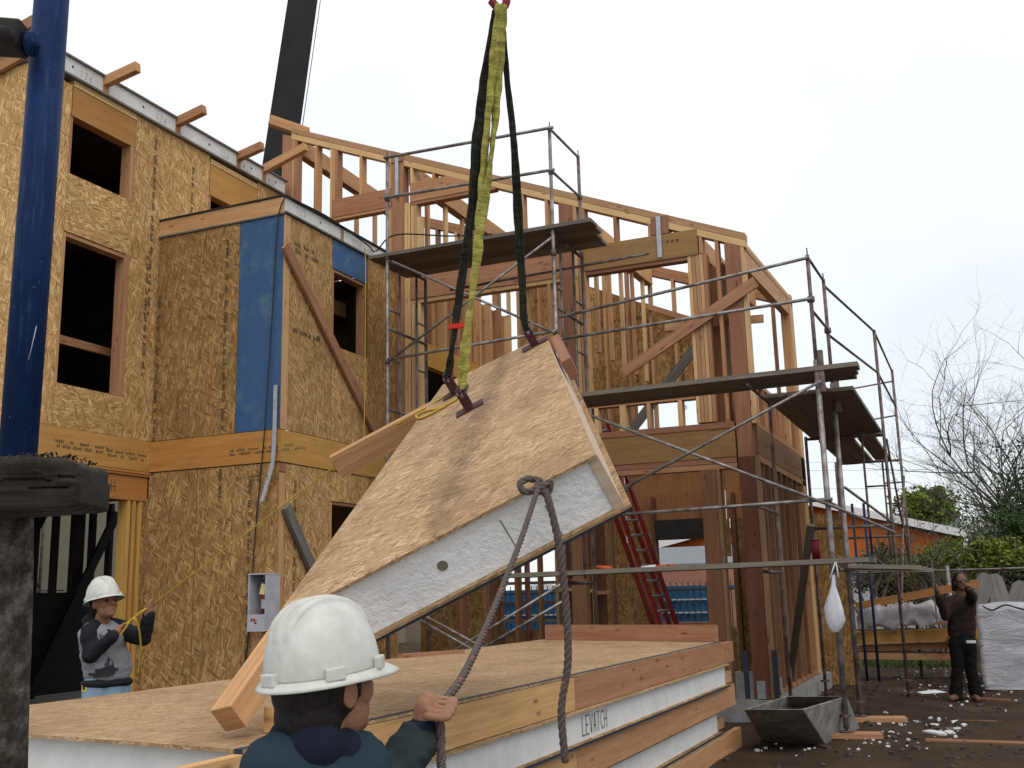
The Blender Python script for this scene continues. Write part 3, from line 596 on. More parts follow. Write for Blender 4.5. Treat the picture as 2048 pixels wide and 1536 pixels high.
# ---------------------------------------------------------------- scaffolding
YS, YS2 = 11.3, 12.3
def tb(name, a, b, par, r=.0215, m='steel', n=8): return tube(name, [a, b], r, MAT[m], par, n)
def foot(par, x, y):
    z = gz(x, y)
    Geo().tube([(x,y,z+.055),(x,y,z+.065)], .075, 12).build('base_plate', MAT['rusty'], par); tube('jack_screw', [(x,y,z+.06),(x,y,z+.26)], .016, MAT['rusty'], par, 6)
    Geo().tube([(x,y,z+.2),(x,y,z+.225)], .06, 10).build('jack_nut', MAT['rusty'], par)
def clamp(par, p, r=.034): Geo().tube([V3(p)-V3((0,0,.03)), V3(p)+V3((0,0,.03))], r, 8).build('coupler', MAT['rusty'], par, True)
A_ = thing('scaffold', (-5.4, 11.8, 0), 'tall scaffold tower between the bay and the framed wing with two guard rails on top', 'scaffold', 'scaffold towers')
for x, y, z1 in ((-6.60,YS,7.3), (-4.30,YS,7.22), (-4.29,YS2,7.24), (-6.58,YS2,5.9)):
    tb('upright', (x,y,.2), (x,y,z1), A_, .0235, 'steel' if y == YS else 'rusty'); foot(A_, x, y)
    tube('upright_pin', [(x,y,z1),(x,y,z1+.08)], .008, MAT['rusty'], A_, 5)
for za, zb in ((7.27,7.2), (6.71,6.65)): tb('guard_rail', (-6.63,YS-.03,za), (-4.24,YS-.03,zb), A_); tb('guard_rail', (-4.29,YS,zb), (-4.29,YS2,zb+.02), A_, .017)
for x in (-6.58, -4.32):
    for z in (5.86, 4.95, 3.9, 2.8, 1.7): tb('transom', (x,YS,z), (x,YS2,z), A_, .02, 'rusty')
    for y in (YS+.28, YS2-.26):
        tube('frame_tube', curve([(x,y,2.0), (x,y,4.5), (x,y,4.75), (x,(YS if y < 11.8 else YS2),4.5)][::1], 4) if 0 else [(x,y,1.75),(x,y,5.86)], .016, MAT['rusty'], A_, 6)
    for z in (4.55, 5.2): tb('rung', (x,YS,z), (x,YS+.28,z), A_, .013, 'rusty'); tb('rung', (x,YS2-.26,z), (x,YS2,z), A_, .013, 'rusty')
for (xa, za, xb, zb) in ((-6.5,5.82,-4.3,4.6), (-6.58,4.5,-4.3,5.78), (-6.55,3.7,-4.3,2.45), (-6.55,2.45,-4.3,3.7), (-6.55,1.6,-4.3,.5), (-6.55,.5,-4.3,1.7)): tb('cross_brace', (xa,YS-.04,za), (xb,YS-.05,zb), A_, .0165)
for (za, zb) in ((4.54,4.63), (2.40,2.44)): tb('ledger', (-6.58,YS-.035,za), (-4.28,YS-.035,zb), A_, .019)
tb('ledger', (-6.2,YS2,5.67), (-3.4,YS2,5.75), A_, .018, 'rusty')
for p in ((-6.6,YS,6.7),(-4.3,YS,6.64),(-4.29,YS2,6.66),(-4.3,YS,5.6),(-6.6,YS,5.9),(-6.6,YS,4.52),(-4.3,YS,4.62)): clamp(A_, p)
def plank(a, b, w, h, label, m='plank', grp='scaffold planks'):
    o = bar('scaffold_plank', a, b, w, h, MAT[m]); tag(o, label, 'plank', grp); return o
for k, y in enumerate((11.38, 11.63, 11.88, 12.13)):
    o = .02*math.sin(k*2.2); plank((-6.86+abs(o),y,5.93+.003*k), (-3.80-.045*k+o,y,5.93+.004*k), .24, .045, 'grey scaffold plank of the topmost platform, %s' % ('on its outer edge', 'second from its outer edge', 'third from its outer edge', 'against the framed wall')[k])
B_ = thing('scaffold', (-1.35, 12.0, 0), 'scaffold tower standing at the right corner post beside the grey mortar tub', 'scaffold', 'scaffold towers')
for x, y, z1, m in ((-1.36,YS,5.12,'steel'), (-1.37,12.75,5.24,'steel')):
    tb('upright', (x,y,.2), (x,y,3.95), B_, .03, m); tb('upright', (x,y,3.7), (x,y,z1), B_, .021, 'rusty'); foot(B_, x, y); tube('upright_pin', [(x,y,z1),(x,y,z1+.08)], .008, MAT['rusty'], B_, 5)
    Geo().box((x+.02,y-.03,3.6),(x+.075,y+.03,4.05)).build('sleeve', MAT['rusty'], B_)
for za, zb in ((4.79,5.08), (4.52,4.62)): tb('guard_rail', (-4.25,YS-.03,za), (-1.34,YS-.03,zb), B_, .019)
for za, zb in ((5.1,5.22), (4.5,4.62)): tb('guard_rail', (-1.36,YS,za), (-1.37,12.75,zb), B_, .016, 'rusty')
for z in (3.76, 2.45, 1.76): tb('transom', (-1.36,YS,z), (-1.37,12.75,z), B_, .021, 'rusty'); tb('transom', (-2.1,YS,z), (-2.1,12.6,z), B_, .018, 'rusty')
tb('cross_brace', at(1165,825,y=YS-.05), at(1665,1012,y=YS-.05), B_, .0175); tb('cross_brace', at(1238,982,y=YS-.06), at(1642,762,y=YS-.06), B_, .0175); tb('cross_brace', at(840,1240,y=YS-.05), at(950,1302,y=YS-.05), B_, .0165); tb('cross_brace', at(960,1300,y=YS-.05), at(1130,1200,y=YS-.05), B_, .0165)
tb('cross_brace', at(1665,1012,y=YS+.02), at(1790,1065,y=15.2), B_, .017); tb('cross_brace', at(1690,975,y=12.6), at(1785,1045,y=15.4), B_, .017)
tb('ledger', at(1245,1029,y=YS-.03), at(1665,998,y=YS-.03), B_, .019)
for p in ((-1.36,YS,4.62),(-1.36,YS,2.46),(-1.37,12.75,4.6),(-1.36,YS,1.76)): clamp(B_, p, .04)
tb('upright', (-2.1,12.6,.15), (-2.1,12.6,3.76), B_, .021, 'rusty')
for k, y in enumerate((11.38, 11.63, 11.88)): plank((-4.18,y,3.83), (-.94-.04*k,y,3.86), .24, .05, 'dark scaffold plank of the middle platform, %s' % ('outermost one in front of the corner post', 'middle one of three', 'innermost one by the studs')[k])
plank((-4.25,11.9,3.90), (-3.72,11.75,3.91), .24, .045, 'short offcut plank lying on the left end of the middle platform')
for k, y in enumerate((11.36, 11.62)): plank((-5.1+.06*k,y,1.80), (-1.02+.05*k,y,1.845), .24, .05, 'long green-grey scaffold plank of the lowest platform, %s' % ('front one', 'rear one')[k])
for k, x in enumerate((-1.95, -1.70, -1.45, -1.2)):
    plank((x,12.1,3.76), (x,16.1+.05*k,3.76), .24, .045, 'scaffold plank along the right end wall, %s from the wall' % ('first', 'second', 'third', 'fourth')[k]); 
for k, x in enumerate((-1.85, -1.6, -1.3)): plank((x,15.9,3.70), (x,19.2-.1*k,3.70), .24, .045, 'far end plank of the right side platform, %s from the wall' % ('nearest', 'second', 'third')[k])
C_ = thing('scaffold', (-1.4, 17, 0), 'rusty ladder-frame scaffold running back along the right end wall under the open sky', 'scaffold', 'scaffold towers')
for y, zt in ((15.5,5.18), (19.0,5.26)):
    xo = -1.03; xi = -2.1
    tb('upright', (xo,y,.1), (xo,y,zt), C_, .022, 'rusty'); tb('upright', (xi,y,.1), (xi,y,3.72), C_, .022, 'rusty'); tb('frame_tube', (xo-.3,y,2.0), (xo-.3,y,3.7), C_, .016, 'rusty'); tb('frame_tube', (xo-.3,y,2.0), (xo,y,1.7), C_, .016, 'rusty')
    foot(C_, xo, y); foot(C_, xi, y)
    for z in (3.68, 2.4): tb('transom', (xi,y,z), (xo,y,z), C_, .021, 'rusty')
    for z in (2.95, 3.3): tb('rung', (xo-.3,y,z), (xo,y,z), C_, .013, 'rusty')
for z in (5.16, 4.55): tb('guard_rail', (-1.37,12.75,z), (-1.03,15.5,z), C_, .016, 'rusty'); tb('guard_rail', (-1.03,15.5,z), (-1.03,19.0,z+.06), C_, .016, 'rusty')
for z in (5.05, 4.45): tb('guard_rail', (-2.1,19.0,z-.1), (-1.03,19.0,z), C_, .014, 'rusty')
tb('cross_brace', (-1.0,15.5,3.6), (-1.0,19,1.4), C_, .015, 'rusty'); tb('cross_brace', (-1.0,15.5,1.4), (-1.0,19,3.4), C_, .015, 'rusty')
MAT['bluepaint'] = plain('blue_paint', (.012,.03,.095), .5, .5, 7, c2=(.03,.03,.045))
for x in (-1.78, -1.60): tube('upright', [(x,17.9,.1),(x,17.9,2.9)], .022, MAT['bluepaint'] , C_, 8)
for k, y in enumerate((12.2, 12.5, 12.9)): plank((-1.35,y,1.80-.012*k), (-.62+.05*k,y+.35,1.77-.012*k), .24, .045, 'loose plank end sticking out to the right of the lowest platform, %s' % ('front', 'middle', 'rear')[k])
for x, y in ((-1.34,YS), (-1.2,12.75)):
    z = gz(x, y); o = bar('footing_board', (x-.28,y-.06,z+.025), (x+.30,y+.06,z+.025), .24, .045, MAT['fir_red']); tag(o, 'wooden pad under the %s scaffold leg beside the mortar tub' % ('front' if y == YS else 'rear'), 'board')

# ---------------------------------------------------------------- stack of insulated panels
SX0, SX1, SY0, SY1 = -4.42, -2.28, 2.98, 10.15
for k in range(5):
    zt = 1.10-.205*k; zb = zt-.2; rim = k % 2 == 0
    lab = ['topmost panel of the stack, pale strand board top with a fir rim board', 'second panel of the stack, with lettering on its white foam edge', 'third panel of the stack, its side closed with a knotty rim board', 'fourth panel of the stack, white foam edge above the lowest board', 'lowest panel of the stack, with a fir rim board near the dirt'][k]
    dx = (.0, .03, .0, -.03, .02)[k]; y1 = SY1-(0, -.05, .05, .12, .05)[k]
    q = thing('insulated_panel', (-3.3, 6.5, zb), lab, 'wall panel', 'stacked insulated panels')
    def poly(i0, z, dxx=0): return [(SX0+i0,SY0+.28+i0,z),(SX1-i0+dx+dxx,SY0+i0,z),(SX1-i0+dx+dxx,y1-i0,z),(SX0+i0,y1+.75-i0,z)]
    ex_ = -.012 if rim else .0
    prism('top_skin', poly(0, zt-.013, ex_), (0,0,.013), MAT['osb_pale'], q, gd=(0.12,1,0)); prism('bottom_skin', poly(0, zb, ex_), (0,0,.013), MAT['osb_warm'], q, gd=(0,1,0))
    fo = prism('foam_core', [(SX0+.05,SY0+.33,zb+.014),(SX1+dx-(.06 if rim else .035),SY0+.05,zb+.014),(SX1+dx-(.06 if rim else .035),y1-.05,zb+.014),(SX0+.05,y1+.68,zb+.014)], (0,0,.2-.028), MAT['foam_smooth'], q)
    if rim:
        xr = SX1+dx
        for a, b_ in (((SY0-.55, 6.1) if k else (SY0-.42, 6.1), (6.105, y1+.42)) if k < 4 else ((SY0, 6.4), (6.41, y1+.5))):
            box('rim_board', (xr-.055,a,zb+.0 if k == 0 else zb+.006), (xr,b_,zt-(.016 if k == 0 else .004)), MAT['fir'], q, 1)
        if k == 0: prism('edge_membrane', [(xr-.05,SY0,zt-.0155),(xr-.013,SY0,zt-.0155),(xr-.013,y1,zt-.0155),(xr-.05,y1,zt-.0155)], (0,0,.0165), MAT['membrane'], q)
    else:
        box('edge_seal', (SX1+dx-.02,SY0,zb-.003), (SX1+dx+.006,y1,zb+.012), MAT['membrane'], q, 1)
        bar('rim_board', (SX1+dx-.09,y1-.4,zb+.06), (SX1+dx-.09,y1+.36,zb+.06), .05, .1, MAT['fir_pale'], q)
    if k == 1: script(fo, 'LEVATCH', (SX1+dx-.035,at(1166,1470,x=SX1).y,zb+.045), (0,1,0), (0,0,1), .11, .007, .62, off=.004)
tag(bar('lumber', (SX0+.1,10.75,1.18), (SX1-.04,10.08,1.18), .045, .155, MAT['fir_red']), 'reddish board standing on edge across the far end of the panel stack', 'board')
tag(box('timber_block', tuple(at(527,1465,z=1.103)), tuple(at(527,1465,z=1.103)+V3((.13,.3,.09))), MAT['fir']), 'short fir block lying on the stack beside the white helmet', 'block')
tag(bar('lumber', at(800,1312,z=1.115), at(925,1303,z=1.115), .06, .03, MAT['fir_red']), 'thin dark red strip of wood lying flat on the panel stack', 'board')
for k in range(4):
    y = 3.3+k*2.2; tag(box('bearer', (-4.3,y,-.02), (-2.25,y+.14,.075), MAT['oldwood']), 'weathered timber bearer under the panel stack, %s from the near end' % ('first', 'second', 'third', 'fourth')[k], 'timber', 'bearers under the stack')

# ---------------------------------------------------------------- the panel hanging from the crane
PB, PC, PA = at(1191,909,d=4.0), at(540,1250,d=4.1), at(1090,671,d=5.7)
pn = (PC-PB).cross(PA-PB).normalized(); pn = pn if pn.z > 0 else -pn
def onp(u, v, off=0):
    r = at(u, v, d=1)-CAM; return CAM + r*(((PB+pn*off-CAM).dot(pn))/r.dot(pn))
PD = onp(885, 770)
eu, ev = (PC-PB).normalized(), (PA-PB).normalized(); dc = (PC-PD).normalized()
PT = .265
L_ = thing('lifted_panel', (PB+PC)/2-pn*PT, 'wedge-shaped insulated roof panel hanging tilted from the crane, strand board face and white foam edge', 'roof panel')
o = prism('top_skin', [PA, PB, PC, PD], -pn*.013, MAT['osb_pale'], L_, gd=eu*.9+ev*.25)
ins = .035
fpts = [PA+ev*0-eu*0, PB, PC, PD]
def inset(pA, pB, pC, pD, i_right, i_bot): return [pA+eu*i_right, pB+eu*i_right+ev*i_bot, pC+ev*i_bot-eu*.03, pD]
fp = [p-pn*.0135 for p in inset(PA, PB, PC, PD, .04, .028)]
# foam core: front face broken up a little, with a round wire chase in it
fm = Geo().prism(fp, -pn*(PT-.027)).build('foam_core', MAT['foam'], L_)
hc = onp(885, 1131, -.0); c0 = PB-pn*(PT*.5); 
def on_edge(u, v):  # point on the foam's long edge face
    r = at(u, v, d=1)-CAM; pt = PB+ev*.0265; return CAM + r*((pt-CAM).dot(ev)/r.dot(ev))
h0 = on_edge(885, 1131)
MAT['hole'] = plain('foam_hole', (.20,.18,.13), .9)
Geo().tube([h0-ev*.004, h0+ev*.002], .022, 18).build('wire_hole', MAT['hole'], fm)
for u, v, dz in ((1000,1040,.14), (760,1190,.16), (1090,1010,.15)):
    q0 = on_edge(u, v); Geo().bar(q0, q0-pn*dz, .005, .004, up=ev).build('seam', MAT['hole'], fm)
bs = [p-pn*(PT-.013) for p in (PA-eu*.028, PB-eu*.028, PC+eu*.0, PD)]
prism('bottom_skin', bs, -pn*.013, MAT['osb_pale'], L_, gd=eu); prism('edge_membrane', [p-pn*.0145 for p in bs], -pn*.010, MAT['membrane'], L_)
prism('end_block', [PB+eu*.039-pn*.0136+ev*.02, PB-eu*.004-pn*.0136+ev*.02, PB-eu*.004-pn*(PT-.014)+ev*.02, PB+eu*.039-pn*(PT-.014)+ev*.02], (PA-PB)*.97, MAT['pale_block'], L_, gd=ev)
bar('end_block', PA-ev*.50-eu*.045-pn*.075, PA-ev*.02-eu*.045-pn*.075, .05, .11, MAT['fir_red'], L_, up=pn)
te = PC+dc*.42-pn*.085
tm = bar('timber', te, te-dc*1.7, .105, .105, MAT['fir'], L_, up=pn); bevel(tm, .004)
jp = onp(830, 850, -.10); bar('joist', jp+eu*.5, jp-eu*.25, .05, .14, MAT['fir_red'], L_, up=pn)
# scuffs and knots along the board edges
MAT['scuff'] = plain('scuff', (.13,.085,.05), .9)
g = Geo()
for k in range(26):
    u = rng.uniform(0, 1); p = PB+(PC-PB)*u*.95+ev*rng.uniform(-.002,.012)-pn*rng.uniform(-.001,.013); g.obox(p, (eu,ev,pn), (rng.uniform(.002,.011), .0045, .0035))
tag(g.build('splinter', MAT['osb_pale'], L_), kind='stuff')
m, t, b = newmat('grey_smudge'); uvm = uvcoord(t, (1,1,1), 0, False); sp_ = N(t, 'ShaderNodeSeparateXYZ'); lk(t, uvm, sp_.inputs[0])
ed = math2(t, 'SUBTRACT', 1.0, math2(t, 'MULTIPLY', math2(t, 'ABSOLUTE', math2(t, 'SUBTRACT', sp_.outputs[1], .5)), 2.0)); nz_1 = noise(t, uvm, 3.2, 7, .8)
al = math2(t, 'MULTIPLY', ramp(t, math2(t, 'MULTIPLY', math2(t, 'POWER', ed, .7), nz_1), [(.24, (0,0,0)), (.62, (1,1,1))]), .36); lk(t, al, b.inputs['Alpha']); b.inputs['Base Color'].default_value = (.10,.09,.085,1); b.inputs['Roughness'].default_value = .9
g = Geo(); cl_ = [(1010,705,24),(985,770,34),(958,830,48),(940,880,54),(918,940,60),(905,980,56),(888,1030,46),(868,1075,30)]
for i, (u, v, w_) in enumerate(cl_): g.v += [onp(u-w_, v-w_*.2, .0015), onp(u+w_, v+w_*.2, .0015)]
for i in range(len(cl_)-1): g.face([2*i,2*i+1,2*i+3,2*i+2], [(i*.35,0),(i*.35,1),(i*.35+.35,1),(i*.35+.35,0)])
g.build('smudge', m, L_)
# lifting brackets
MAT['primer'] = plain('maroon_primer', (.085,.03,.035), .55, .4, 20)
bp = []
for k, (u, v) in enumerate(((912,786), (940,818), (1070,690))):
    c = onp(u, v); bk = Geo(); bk.obox(c+pn*.004, (eu,ev,pn), (.075,.035,.004)); bk.obox(c+pn*.05+ev*.022, (eu,ev,pn), (.022,.004,.045)); bk.obox(c+pn*.05-ev*.022, (eu,ev,pn), (.022,.004,.045)); bk.obox(c+pn*.014, (eu,ev,pn), (.022,.018,.006))
    b_ = bk.build('lifting_bracket', MAT['primer'], L_); bp.append(c+pn*.085)
    Geo().tube([c+pn*.085-ev*.04, c+pn*.085+ev*.04], .009, 8).build('pin', MAT['rusty'], b_, True)
HK = at(997, -6, d=5.0)
MAT['hookred'] = plain('hook_red', (.22,.02,.03), .4, .4)
hk = thing('crane_hook', HK, 'dark red crane hook at the top edge holding the slings', 'hook')
Geo().tube(curve([HK+V3((0,0,.16)), HK+V3((0,0,.06)), HK+RT*.035+V3((0,0,.0)), HK+RT*.03-V3((0,0,.045)), HK-V3((0,0,.06)), HK-RT*.035-V3((0,0,.02))], 6), [.02]*31, 10).build('hook', MAT['hookred'], hk, True)
Geo().tube([HK+V3((0,0,.14)), HK+V3((0,0,.5))], [.05,.05], 12).build('swivel', MAT['hookred'], hk, True); tube('hoist_rope', [HK+V3((0,0,.48)), HK+V3((0,0,9))], .008, MAT['rusty'], hk, 6)
def sling_mat(name, c, c2):
    m, t, b = newmat(name); uvm = uvcoord(t, (1,1,1), 0, False); mp = N(t, 'ShaderNodeMapping'); mp.inputs['Scale'].default_value = (26, 14, 1); mp.inputs['Rotation'].default_value = (0,0,.5); lk(t, uvm, mp.inputs[0])
    n = noise(t, mp.outputs[0], 1, 4, .6, .6); lk(t, ramp(t, n, [(.34, c2), (.58, c)]), b.inputs['Base Color']); b.inputs['Roughness'].default_value = .85; bump(t, b, n, .9, .02); return m
MAT['slingy'] = sling_mat('yellow_sling', (.37,.34,.085), (.19,.17,.035)); MAT['slingd'] = sling_mat('dark_sling', (.030,.032,.022), (.010,.011,.009))
def sling(name, path, r, mat, label, seed, crumple=.18):
    pts = curve(path, 44); n = 22; g = Geo(); g.tube(pts, r, n); m_ = len(pts)
    for i in range(m_):   # a flat sleeve, twisted and bunched up
        tw = i*.045+seed; w_ = 1.0+.18*mnoise.noise((i*.09, seed, 0))
        for k in range(n):
            q = i*n+k; an = 2*math.pi*k/n; d_ = g.v[q]-pts[i]
            fl = 1+.32*math.cos(2*(an-tw))
            fold = math.sin(i*.42+2.2*math.sin(an+seed)+3*mnoise.noise((i*.06, seed, 5)))
            g.v[q] = pts[i] + d_*w_*fl*(1+crumple*.9*fold*(.6+.8*abs(mnoise.noise((i*.12, k*.3, seed))))+crumple*.8*mnoise.noise((k*.5, i*.3, seed)))
    o = g.build(name, MAT[mat], None, True); tag(o, label, 'sling', 'lifting slings'); return o
def mid(a, b, t, off=V3((0,0,0))): return a+(b-a)*t+off
a0, a1 = HK-V3((0,0,.05)), bp[1]+V3((0,0,.03))
sling('lifting_sling', [a0+RT*.01-FW*.03, mid(a0,a1,.3,RT*.0), mid(a0,a1,.6,RT*.012), mid(a0,a1,.85), a1], .0185, 'slingy', 'crumpled yellow sling, left strand, from the hook to the middle bracket', 3)
sling('lifting_sling', [a0+RT*.03-FW*.02, mid(a0,a1,.25,RT*.035), mid(a0,a1,.45,RT*.03), mid(a0,a1,.6,RT*.014+FW*.02)], .015, 'slingy', 'yellow sling, right strand, merging into the twisted one halfway down', 5)
a1 = bp[0]+V3((0,0,.02))
sling('lifting_sling', [a0-RT*.02+FW*.05, mid(a0,a1,.3,-RT*.022), mid(a0,a1,.6), mid(a0,a1,.85), a1], .0175, 'slingd', 'dark sling with a red tag running down to the left bracket', 8, .1)
sling('lifting_sling', [a0-RT*.01+FW*.08, mid(a0,a1,.3,RT*.004+FW*.05), mid(a0,a1,.5,RT*.012+FW*.05), mid(a0,a1,.66,RT*.008+FW*.03)], .014, 'slingd', 'second thinner strand of the dark left sling behind the yellow one', 9, .1)
a1 = bp[2]
for k, (dx, r) in enumerate(((.0, .013), (.022, .011))):
    sling('lifting_sling', [a0+FW*.12+RT*.01, mid(a0,a1,.35,RT*(.01+dx*.5)+FW*.1), mid(a0,a1,.7,RT*(dx*.9-.006)+FW*.05), mid(a0,a1,.93,-RT*.018+RT*dx*.5), a1], r, 'slingd', 'dark sling leading to the right bracket, %s strand' % ('thicker left', 'thinner right')[k], 12+k, .08)
MAT['redtag'] = plain('red_tape', (.55,.03,.02), .5)
rt_ = mid(a0, bp[0], .845); tag(box('tape_flag', tuple(rt_-V3((.03,.02,.012))), tuple(rt_+V3((.075,.0,.012))), MAT['redtag']), 'small red tape flag tied round the dark left sling', 'tape')
for k in range(3):
    c = bp[k]; ring = [c+V3((0,0,.02))+(eu*math.cos(t)*.026+V3((0,0,1))*math.sin(t)*.036) for t in np.linspace(0, 2*math.pi, 17)]
    tag(tube('shackle', ring, .008, MAT['rusty'], None, 6), 'steel shackle on the %s lifting bracket of the hanging panel' % ('left', 'middle', 'right')[k], 'shackle', 'shackles')
# ropes
def rope_mat(name, cols):
    m, t, b = newmat(name); uvm = uvcoord(t, (1,1,1), 0, False); mp = N(t, 'ShaderNodeMapping'); mp.inputs['Rotation'].default_value = (0,0,.75); mp.inputs['Scale'].default_value = (1,1,1); lk(t, uvm, mp.inputs[0])
    w = N(t, 'ShaderNodeTexWave', i={'Scale': 60.0, 'Distortion': 2.5, 'Detail': 3.0}); lk(t, mp.outputs[0], w.inputs[0]); n = noise(t, uvm, 22, 4, .7)
    c = ramp(t, w.outputs[1], [(.2, cols[0]), (.6, cols[1])]); c = mixc(t, ramp(t, n, [(.58, (0,0,0)), (.66, (1,1,1))]), c, cols[2]); lk(t, c, b.inputs['Base Color']); b.inputs['Roughness'].default_value = .95; bump(t, b, n, .8, .01); return m
MAT['rope'] = rope_mat('brown_rope', ((.035,.028,.026), (.13,.105,.095), (.22,.10,.07)))
MAT['yrope'] = rope_mat('yellow_rope', ((.35,.22,.02), (.60,.42,.06), (.4,.25,.03)))
def laid(name, pts, r, mat, par, pitch=.085):
    """three strands laid round each other"""
    pts = [V3(p) for p in pts]; fine = []
    for a, b in zip(pts, pts[1:]):
        k = max(1, int((b-a).length/.009)); fine += [a+(b-a)*i/k for i in range(k)]
    fine.append(pts[-1]); g = Geo(); L = 0; fr = []; prev = None
    for i, p in enumerate(fine):
        t = (fine[min(i+1, len(fine)-1)]-fine[max(i-1, 0)]).normalized(); a = t.cross(V3((1,0,0))) if prev is None else prev-t*prev.dot(t); a.normalize(); prev = a; fr.append((p, a, t.cross(a)))
    for s_ in range(3):
        L = 0; sp = []
        for i, (p, a, c) in enumerate(fr):
            if i: L += (p-fr[i-1][0]).length
            an = 2*math.pi*(L/pitch+s_/3); sp.append(p+(a*math.cos(an)+c*math.sin(an))*r*.5)
        g.tube(sp, r*.58, 7)
    return g.build(name, MAT[mat], par, True)
kn = at(1083, 972, d=3.93)
HAND = at(884, 1415, d=2.30)
pr = curve([kn+V3((0,0,.01)), at(1072,990,d=3.85), at(1040,1085,d=3.55), at(985,1225,d=3.05), at(930,1345,d=2.55), HAND, at(882,1480,d=2.27), at(884,1560,d=2.25), at(890,1700,d=2.25)], 10)
tg = thing('tag_rope', kn, 'thick brown tag rope knotted to the hanging panel edge and held by the helmeted worker', 'rope')
laid('rope_strand', pr, .0102, 'rope', tg)
laid('rope_strand', curve([kn, at(1097,1000,d=3.88), at(1118,1090,d=3.86), at(1131,1200,d=3.84), at(1136,1320,d=3.82), at(1123,1420,d=3.8), at(1131,1524,d=3.78)], 10), .0145, 'rope', tg)
lp = [at(1083,962,d=3.95), at(1055,958,d=3.93), at(1040,970,d=3.91), at(1052,984,d=3.90), at(1080,975,d=3.90), at(1100,965,d=3.92), at(1095,985,d=3.92), at(1075,980,d=3.90), at(1078,962,d=3.93)]
laid('knot', curve(lp, 6), .0135, 'rope', tg)
MANL = V3((-5.98, 6.15, 0))
HL = at(300,1213,d=7.55); HL2 = at(238,1258,d=7.5)
yl = curve([onp(905,772,.02), onp(885,795,.01), at(745,880,d=5.9), at(560,1015,d=6.9), HL], 8)
ty = thing('tag_line', onp(905,775), 'thin yellow tag line from the hanging panel to the worker at the bay', 'rope')
tube('line', yl, .0045, MAT['yrope'], ty, 5); tube('line', curve([onp(905,772,.02), onp(915,795,.008), onp(880,815,.008), onp(850,822,.008), onp(832,832,.008), onp(845,835,.008), onp(890,812,.01)], 8), .006, MAT['yrope'], ty, 6)
tube('line', curve([HL, at(285,1222,d=7.5), at(262,1240,d=7.5), HL2, at(233,1262,d=7.45), at(234,1275,d=7.45), at(248,1260,d=7.45), at(262,1240,d=7.46), at(272,1240,d=7.46), at(279,1265,d=7.5), at(281,1300,d=7.55), at(276,1350,d=7.6)], 6), .007, MAT['yrope'], ty, 6)
tag(tube('cord', curve([at(729,495,x=XR+.12), at(731,530,x=XR+.11), at(731,640,x=XR+.1), at(729,800,x=XR+.1), at(728,880,x=XR+.1)], 6), .008, MAT['yrope'], None, 6), 'yellow cord hanging straight down in front of the bay side window', 'cord')
# ---------------------------------------------------------------- crane boom far behind
MAT['boom'] = plain('black_boom', (.014,.014,.013), .7, .4, 1.5); MAT['boomlight'] = plain('boom_flange', (.06,.075,.075), .6, .3, 2)
b0, b1 = at(537,470,d=26), at(629,-160,d=31); bd = (b1-b0).normalized(); bs_ = bd.cross(FW).normalized(); bf = bs_.cross(bd)
bt = thing('crane_boom', b0, 'black telescopic crane boom with round holes rising behind the house', 'crane')
ax2 = (bs_*.93+bf*.37).normalized(); ax3 = bd.cross(ax2).normalized(); LB = (b1-b0).length
Geo().obox((b0+b1)/2, (bd, ax2, ax3), (LB/2, .28, .30)).build('boom_section', MAT['boom'], bt); 
fc = -ax3 if (-ax3).dot(bs_) < ax3.dot(bs_) else ax3
sgn = -1 if ax2.dot(RT) > 0 else 1
Geo().obox((b0+b1)/2+ax2*sgn*.29, (bd, ax2, ax3), (LB/2, .012, .27)).build('side_plate', MAT['boomlight'], bt)
for k in range(11):
    c = b0+bd*(1.0+k*.62)+ax2*sgn*.31; Geo().tube([c-ax2*.02, c+ax2*sgn*.004], .17, 16).build('hole', MAT['boom'], bt, False)
tube('cable', [b0+bd*1-ax2*sgn*.55, b1-ax2*sgn*.62], .012, MAT['rusty'], bt, 5)
# ---------------------------------------------------------------- near left: blue pole, weathered timber, rusty post
bpole = thing('blue_pole', at(36,915,d=1.6), 'scratched dark blue painted steel pole close at the left edge', 'pole')
m, t, b = newmat('scratched_blue'); tc_ = N(t, 'ShaderNodeTexCoord'); n1 = noise(t, tc_.outputs['Object'], 7, 5, .6); c = ramp(t, n1, [(.3, (.004,.0125,.042)), (.7, (.009,.026,.086))])
n2 = noise(t, tc_.outputs['Object'], 170, 3, .8); c = mixc(t, ramp(t, n2, [(.68, (0,0,0)), (.72, (1,1,1))]), c, (.12,.14,.20)); mps = N(t, 'ShaderNodeMapping'); mps.inputs['Scale'].default_value = (160,160,7); lk(t, tc_.outputs['Object'], mps.inputs[0]); c = mixc(t, math2(t, 'MULTIPLY', ramp(t, noise(t, mps.outputs[0], 1, 3, .6), [(.58, (0,0,0)), (.75, (1,1,1))]), .35), c, (.07,.085,.12)); lk(t, c, b.inputs['Base Color']); b.inputs['Roughness'].default_value = .55; b.inputs['Specular IOR Level'].default_value = .06; bump(t, b, n1, .1, .004); MAT['bluescr'] = m
Geo().tube([at(34,935,d=1.6), at(70,450,d=1.66), at(110,-90,d=1.78)], .0275, 28).build('pole_tube', MAT['bluescr'], bpole, True)
tube('scratch', [at(73,652,d=1.605), at(62,700,d=1.605), at(41,776,d=1.60)], .0006, MAT['strap'], bpole, 4)
pp = at(62,88,d=1.68)
Geo().tube([pp+RT*.012, pp-RT*.022], .008, 10).build('bolt', MAT['bluescr'], bpole, True); Geo().tube([pp+RT*.004, pp-RT*.004], .020, 14).build('weld', MAT['bluescr'], bpole, True)
arm = thing('clamp_bar', at(20,72,d=1.68), 'dark rusted clamp bar end bolted to the blue pole at the upper left corner', 'bar')
MAT['darkrust'] = plain('dark_rust', (.03,.024,.02), .7, .5, 14, c2=(.012,.012,.014))
